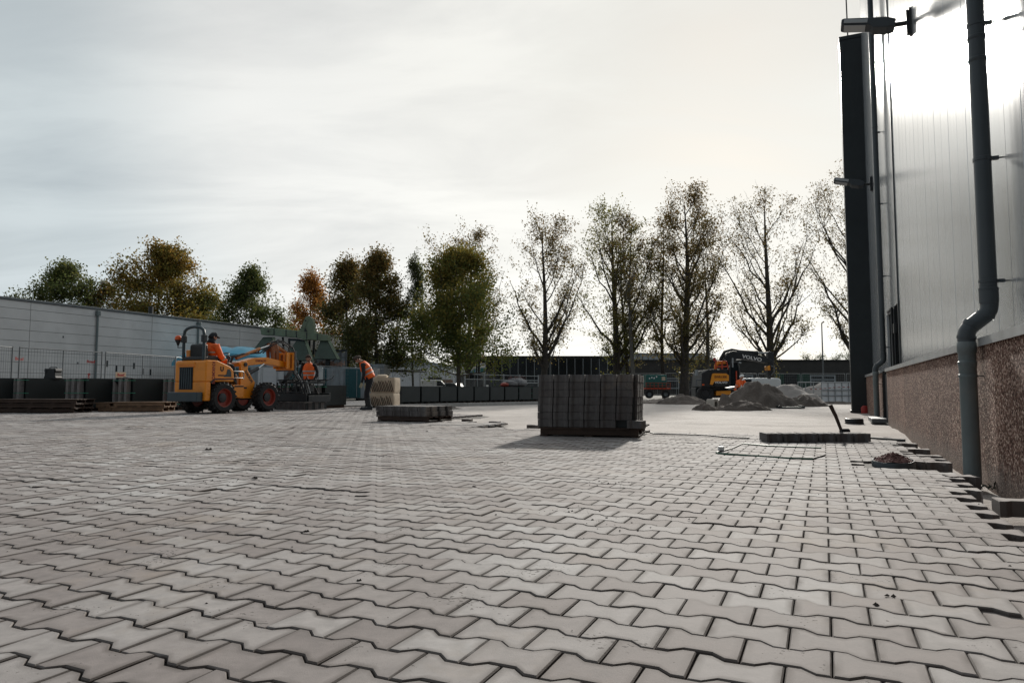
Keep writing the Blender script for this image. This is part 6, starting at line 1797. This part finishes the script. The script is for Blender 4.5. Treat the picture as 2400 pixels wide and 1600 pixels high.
MB().box(-0.82, 0.70, -0.5, 0.6, zb - 0.1, zb + 0.85).build('tank', M('tank_green', (0.012, 0.10, 0.085), 0.5, var=0.2), tr, bevel=0.05)
MB().box(-0.9, 0.95, -0.62, 0.7, zb - 0.22, zb - 0.102).build('deck', RO, tr, bevel=0.01)
for z in (zb + 0.02, zb + 0.22): MB().box(-0.9, 0.95, -0.66, -0.621, z, z + 0.05).build('rail', M('rust_red', (0.26, 0.07, 0.04), 0.7, var=0.3), tr)
for k in range(7): MB().box(-0.9 + k * 0.295, -0.85 + k * 0.295, -0.70, -0.661, zb - 0.2, zb + 0.27).build('rail_post', G['rust_red'], tr)
for x in (-0.6, 0.6):
    t_ = MB().lathe([(0.15, -0.1), (0.30, -0.1), (0.30, 0.1), (0.15, 0.1)], (x, -0.45, 0.30), 'y', 18, cap=False).build('wheel', G['rubber'], tr, smooth=True)
    MB().lathe([(0.03, -0.06), (0.16, -0.07), (0.16, 0.07)], (x, -0.45, 0.30), 'y', 14).build('rim', G['galv_dull'], t_)
for (x, z) in ((-0.62, 0.62), (-0.45, 0.68), (-0.28, 0.64), (-0.1, 0.74)): MB().box(x, x + 0.09, -0.51, -0.503, zb + z - 0.1, zb + z).build('white_mark', G['white_paint'], tr)
MB().box(0.32, 0.58, -0.51, -0.503, zb + 0.42, zb + 0.68).build('pale_label', G['beige_sack'], tr)

# street lamps
def street_lamp(label, px, Y, py_top, bend):
    zt_ = at(px, py_top, Y).z + 0.14
    o = thing('street_lamp', label, 'street lamp', (gx(px, Y), Y, -0.14), 0, 'street lamps')
    MB().cyl((0, 0, 0), (0, 0, zt_), 0.085, 0.05, seg=10).build('pole', G['galv_dull'], o, smooth=True)
    if bend:
        MB().tube([(0, 0, zt_ - 0.02), (-0.04, 0, zt_ + 0.25), (-0.25, 0, zt_ + 0.42), (-0.55, 0, zt_ + 0.44)], 0.04, 8).build('arm', G['galv_dull'], o, smooth=True)
        MB().box(-0.95, -0.5, -0.09, 0.09, zt_ + 0.40, zt_ + 0.48).build('lamp_head', G['dark_steel'], o, bevel=0.02)
    else:
        MB().cyl((0, 0, zt_), (0.12, 0, zt_ + 0.06), 0.05, seg=8).build('arm', G['galv_dull'], o)
        MB().lathe([(0.02, 0.0), (0.10, 0.02), (0.13, 0.10), (0.02, 0.16)], (0.14, 0, zt_ + 0.03), 'z', 10).build('lamp_head', G['dark_steel'], o, smooth=True)
street_lamp('slender street lamp just left of the dark column', 1931, 66.0, 757, False)
street_lamp('street lamp with curved arm beside a poplar trunk in the middle', 1290, 66.0, 783, True)

# ================================================================== TREES
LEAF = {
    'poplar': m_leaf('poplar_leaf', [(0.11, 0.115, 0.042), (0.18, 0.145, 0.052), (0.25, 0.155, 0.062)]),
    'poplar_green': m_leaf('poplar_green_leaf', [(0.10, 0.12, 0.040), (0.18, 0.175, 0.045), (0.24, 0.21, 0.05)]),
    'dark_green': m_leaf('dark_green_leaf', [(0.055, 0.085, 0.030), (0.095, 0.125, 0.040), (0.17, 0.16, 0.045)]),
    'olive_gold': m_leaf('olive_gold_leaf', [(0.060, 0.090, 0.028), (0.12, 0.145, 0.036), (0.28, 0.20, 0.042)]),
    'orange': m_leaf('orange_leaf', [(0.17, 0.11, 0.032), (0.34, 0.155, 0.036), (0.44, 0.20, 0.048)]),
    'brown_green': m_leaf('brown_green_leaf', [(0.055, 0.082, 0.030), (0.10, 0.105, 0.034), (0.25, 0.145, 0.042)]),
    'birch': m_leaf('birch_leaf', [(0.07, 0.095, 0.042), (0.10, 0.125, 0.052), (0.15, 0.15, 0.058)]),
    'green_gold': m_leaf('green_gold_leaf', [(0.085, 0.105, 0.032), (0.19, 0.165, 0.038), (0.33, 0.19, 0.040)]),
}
ENV = {  # half width against relative height
    'poplar': [(0.16, 0.15), (0.25, 0.5), (0.38, 0.85), (0.55, 1.0), (0.75, 0.95), (0.9, 0.78), (1.0, 0.42)],
    'round': [(0.12, 0.6), (0.3, 0.95), (0.5, 1.0), (0.7, 0.90), (0.85, 0.68), (1.0, 0.2)],
    'cone': [(0.14, 0.8), (0.3, 1.0), (0.5, 0.88), (0.7, 0.62), (0.85, 0.36), (1.0, 0.06)],
    'weep': [(0.18, 0.8), (0.4, 1.0), (0.65, 0.9), (0.85, 0.6), (1.0, 0.15)],
}
def env(kind, t):
    e = ENV[kind]
    if t <= e[0][0]: return e[0][1]
    for (a, b), (c, d) in zip(e[:-1], e[1:]):
        if t <= c: return b + (d - b) * (t - a) / (c - a)
    return e[-1][1]

def tree(label, px, Y, top, hw_px, shape, leaf, seed, n_main, n_leaf, size, bark='bark', clump=0.30, tr=0.016, lean=0.0, low=None, trunk_fork=None, name='tree', grp='yard trees', trunk_leaf=0.0, hbias=0.45, nfill=None):
    if nfill is None: nfill = {'poplar': 150, 'round': 330, 'cone': 330, 'weep': 90}[shape] * max(0.35, hw_px / 90)
    if shape == 'poplar': n_main = int(n_main * 1.35); size *= 0.80; n_leaf = int(n_leaf * 2.0); clump *= 0.72; size *= 0.78
    else: n_leaf = int(n_leaf * 2.5); size *= 0.64; clump *= 0.78
    rr = random.Random(seed); rg = np.random.default_rng(seed)
    H = at(px, top, Y).z + 0.14
    hw = hw_px * Y / 1600.0
    o = thing(name, label, 'tree', (gx(px, Y), Y, -0.16), rr.uniform(0, 0.2), grp)
    wood = MB()
    R0 = H * tr
    def tp(t_):                              # point on the trunk
        return Vector((lean * H * t_ + 0.010 * H * math.sin(t_ * 5 + seed), 0.010 * H * math.sin(t_ * 4 + 2 * seed), H * t_))
    tmax = 0.93
    wood.tube([tp(tmax * k / 12) for k in range(13)], [R0 * ((1 - 0.93 * k / 12) ** 0.9 + (0.25 if k == 0 else 0)) for k in range(13)], 9)
    lo = ENV[shape][0][0] if low is None else low
    tips = []
    for i in range(n_main):
        # target on or inside the crown envelope
        t1 = lo + 0.08 + (1.0 - lo - 0.08) * ((i + rr.random()) / n_main) ** 0.85
        ang = rr.uniform(0, 2 * math.pi) if i % 2 else rr.choice((0, math.pi)) + rr.gauss(0, 0.5)
        rad = hw * env(shape, t1) * rr.uniform(0.55, 1.0) * (1 + 0.28 * math.sin(2 * ang + 1.7 * seed + 9 * t1))
        tgt = tp(min(t1, tmax)) + Vector((math.cos(ang) * rad, math.sin(ang) * rad, 0))
        tgt.z = H * t1
        rise = {'poplar': 0.62, 'round': 0.45, 'cone': 0.22, 'weep': 0.45}[shape] * rad * rr.uniform(0.8, 1.3) * (1.25 if shape == 'poplar' else 1.0)
        t0 = max(lo * 0.85, min(tmax - 0.03, t1 - rise * (2.3 if shape == 'poplar' else 1.0) / H))
        s = tp(t0)
        r0 = R0 * ((1 - t0) ** 0.9) * rr.uniform(0.26, 0.46) + 0.006
        path = []
        for k in range(7):
            u = k / 6
            c = s.lerp(tgt, u)
            bow = math.sin(math.pi * u) * (0.035 if shape == 'poplar' else 0.12) * (tgt - s).length
            c += Vector((math.cos(ang) * bow, math.sin(ang) * bow, -bow * 0.35)) * (1 if shape != 'weep' else -0.3)
            if shape == 'weep': c.z += math.sin(math.pi * u) * 0.12 * H * 0.6
            c += Vector((rr.gauss(0, 1), rr.gauss(0, 1), rr.gauss(0, 1))) * 0.012 * (tgt - s).length
            path.append(c)
        wood.tube(path, [r0 * (1 - 0.88 * k / 6) + 0.004 for k in range(7)], 6, cap=False)
        ln = (tgt - s).length
        for q in range(rr.randint(5, 7)):
            u = rr.uniform(0.30, 1.0)
            k = min(5, int(u * 6)); c = path[k].lerp(path[k + 1], u * 6 - k)
            dirv = (path[k + 1] - path[k]).normalized()
            side = Vector((rr.gauss(0, 1), rr.gauss(0, 1), rr.gauss(0.1, 0.7))).normalized()
            d = (dirv * 0.8 + side * 0.8 + Vector((0, 0, 0.25 if shape == 'poplar' else 0.05))).normalized()
            l2 = (0.22 + 0.30 * (1 - u * 0.5)) * min(ln, hw * 1.5) * rr.uniform(0.6, 1.1)
            e1 = c + d * l2 * 0.55; e2 = c + d * l2 + Vector((rr.gauss(0, 0.06), rr.gauss(0, 0.06), rr.gauss(0.04, 0.06))) * l2
            wood.tube([c, e1, e2], [r0 * (1 - 0.8 * u) * 0.6 + 0.004, 0.012, 0.005], 4, cap=False)
            for w in range(4):
                b_ = c.lerp(e1, rr.uniform(0.3, 1)) if w % 2 else e1.lerp(e2, rr.random())
                dv = Vector((rr.gauss(0, 1), rr.gauss(0, 1), rr.gauss(0.35, 0.8))).normalized()
                l3 = rr.uniform(0.35, 0.9) * (0.5 + hw * 0.12)
                if shape == 'weep': dv = Vector((dv.x * 0.35, dv.y * 0.35, -1)).normalized(); l3 *= 2.4
                e3 = b_ + dv * l3
                wood.tube([b_, e3], [0.008, 0.003], 3, cap=False)
                tips.append((b_, e3))
    # fine twigs through the rest of the crown
    for k in range(int(nfill)):
        t1 = lo + 0.05 + (0.96 - lo) * rr.random()
        a = rr.uniform(0, 6.283); q = math.sqrt(rr.random()) * env(shape, t1) * hw * (1 + 0.26 * math.sin(2 * a + 1.7 * seed + 9 * t1))
        c = tp(min(t1, tmax)) + Vector((math.cos(a) * q, math.sin(a) * q, 0)); c.z = H * t1
        out = Vector((math.cos(a) * 0.5, math.sin(a) * 0.5, 1.0 if shape != 'weep' else -1.2)).normalized()
        l3 = rr.uniform(0.5, 1.3)
        b_ = c - out * l3 * 0.6 + Vector((rr.gauss(0, 0.1), rr.gauss(0, 0.1), 0)); e3 = c + out * l3 * 0.5
        wood.tube([b_, c, e3], [0.013, 0.008, 0.003], 3, cap=False)
        tips.append((b_, e3))
    trunk = wood.build('trunk', G[bark], o, smooth=True)
    # leaves gathered round the twigs
    if trunk_leaf:
        for k in range(int(trunk_leaf * 60)):
            c = tp(rr.uniform(0.09, 0.42)); a = rr.uniform(0, 6.28); e3 = c + Vector((math.cos(a), math.sin(a), 0.6)) * rr.uniform(0.4, 1.3)
            tips.append((c, e3)); 
    T0 = np.array([tuple(a) for a, b in tips]); T1 = np.array([tuple(b) for a, b in tips])
    wts = rg.gamma(2.2, 1.0, len(tips)); wts /= wts.sum()
    idx = rg.choice(len(tips), n_leaf, p=wts)
    u = rg.random((n_leaf, 1)) * 1.1
    P = T0[idx] * (1 - u) + T1[idx] * u + rg.normal(0, clump, (n_leaf, 3)) * np.array([1, 1, 0.8])
    keep = P[:, 2] > 0.9
    P = P[keep]; n_leaf = len(P)
    nrm = rg.normal(0, 1, (n_leaf, 3)); nrm /= np.linalg.norm(nrm, axis=1)[:, None]
    a = np.cross(nrm, rg.normal(0, 1, (n_leaf, 3))); a /= np.linalg.norm(a, axis=1)[:, None]
    b = np.cross(nrm, a)
    sc = size * rg.uniform(0.6, 1.35, (n_leaf, 1))
    q0 = P - a * sc * 0.55; q1 = P + b * sc * 0.38 + nrm * sc * 0.08; q2 = P + a * sc * 0.6; q3 = P - b * sc * 0.38 + nrm * sc * 0.08
    V = np.stack([q0, q1, q2, q3], 1).reshape(-1, 3)
    hrel = np.clip(P[:, 2] / H, 0, 1)
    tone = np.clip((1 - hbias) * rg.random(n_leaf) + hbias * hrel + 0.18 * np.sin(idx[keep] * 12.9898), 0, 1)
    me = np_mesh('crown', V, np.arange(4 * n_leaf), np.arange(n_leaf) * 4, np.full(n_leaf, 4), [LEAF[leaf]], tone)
    c = bpy.data.objects.new('crown', me); link(c, o); c['kind'] = 'stuff'
    return o

# left group behind the concrete hall
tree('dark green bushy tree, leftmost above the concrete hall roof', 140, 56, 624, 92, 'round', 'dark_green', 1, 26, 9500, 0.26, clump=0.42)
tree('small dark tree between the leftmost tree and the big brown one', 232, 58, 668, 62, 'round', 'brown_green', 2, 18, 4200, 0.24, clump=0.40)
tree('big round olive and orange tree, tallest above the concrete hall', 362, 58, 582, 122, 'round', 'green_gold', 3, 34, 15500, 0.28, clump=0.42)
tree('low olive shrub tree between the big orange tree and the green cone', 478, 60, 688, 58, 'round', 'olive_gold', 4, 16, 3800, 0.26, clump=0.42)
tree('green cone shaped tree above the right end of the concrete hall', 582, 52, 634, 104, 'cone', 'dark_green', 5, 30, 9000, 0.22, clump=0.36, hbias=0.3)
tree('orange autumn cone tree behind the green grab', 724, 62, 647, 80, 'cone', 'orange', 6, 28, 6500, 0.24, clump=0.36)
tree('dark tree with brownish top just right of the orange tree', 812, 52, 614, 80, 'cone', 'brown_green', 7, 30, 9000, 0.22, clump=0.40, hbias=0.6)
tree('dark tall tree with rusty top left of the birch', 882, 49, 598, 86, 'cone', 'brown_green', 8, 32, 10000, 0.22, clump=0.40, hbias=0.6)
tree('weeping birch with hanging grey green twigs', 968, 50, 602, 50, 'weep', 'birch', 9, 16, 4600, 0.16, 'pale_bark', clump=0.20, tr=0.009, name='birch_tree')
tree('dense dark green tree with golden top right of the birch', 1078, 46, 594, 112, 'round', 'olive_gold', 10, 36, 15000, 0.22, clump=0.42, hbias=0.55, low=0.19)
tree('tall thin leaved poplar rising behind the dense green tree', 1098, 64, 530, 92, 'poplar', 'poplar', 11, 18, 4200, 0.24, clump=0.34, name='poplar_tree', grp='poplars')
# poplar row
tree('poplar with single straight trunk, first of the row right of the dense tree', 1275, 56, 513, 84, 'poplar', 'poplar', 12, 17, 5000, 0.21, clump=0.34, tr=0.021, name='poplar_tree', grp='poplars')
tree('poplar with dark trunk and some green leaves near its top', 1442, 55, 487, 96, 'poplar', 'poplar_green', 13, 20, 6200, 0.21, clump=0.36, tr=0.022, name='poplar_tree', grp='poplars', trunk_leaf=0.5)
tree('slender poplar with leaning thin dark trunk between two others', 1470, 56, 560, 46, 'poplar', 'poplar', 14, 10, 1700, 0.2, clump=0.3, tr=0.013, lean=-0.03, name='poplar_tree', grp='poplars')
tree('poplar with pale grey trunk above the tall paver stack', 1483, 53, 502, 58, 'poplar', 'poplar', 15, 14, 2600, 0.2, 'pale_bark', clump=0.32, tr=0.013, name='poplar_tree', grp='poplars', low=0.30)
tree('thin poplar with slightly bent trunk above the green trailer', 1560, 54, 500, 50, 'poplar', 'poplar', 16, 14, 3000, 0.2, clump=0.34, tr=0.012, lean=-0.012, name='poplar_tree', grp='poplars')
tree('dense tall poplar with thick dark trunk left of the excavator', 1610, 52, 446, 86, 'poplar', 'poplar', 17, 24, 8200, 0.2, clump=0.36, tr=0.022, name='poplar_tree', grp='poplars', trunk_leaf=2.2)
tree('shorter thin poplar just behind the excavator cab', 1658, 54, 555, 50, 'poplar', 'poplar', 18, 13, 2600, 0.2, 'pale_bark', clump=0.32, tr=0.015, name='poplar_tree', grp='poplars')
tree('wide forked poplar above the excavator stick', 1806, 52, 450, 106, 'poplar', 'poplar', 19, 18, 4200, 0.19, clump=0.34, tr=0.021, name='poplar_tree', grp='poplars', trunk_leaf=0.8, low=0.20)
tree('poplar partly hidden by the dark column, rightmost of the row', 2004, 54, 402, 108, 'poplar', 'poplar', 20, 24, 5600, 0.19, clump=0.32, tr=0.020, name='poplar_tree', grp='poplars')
# far bare bushes over the brick building
for k, (px, w_, tp_) in enumerate(((1893, 14, 832), (1925, 22, 831), (1965, 24, 828), (1992, 20, 830), (1782, 10, 820))):
    tree('bare bushy treetop over the dark brick building, ' + ('first from the left', 'second, behind the street lamp', 'third, right of the street lamp', 'last, at the dark column', 'small one left of the excavator stick')[k], px, 130, tp_, w_, 'round', 'birch', 30 + k, 9, 420, 0.30, clump=0.5, name='far_tree', grp='far treetops')
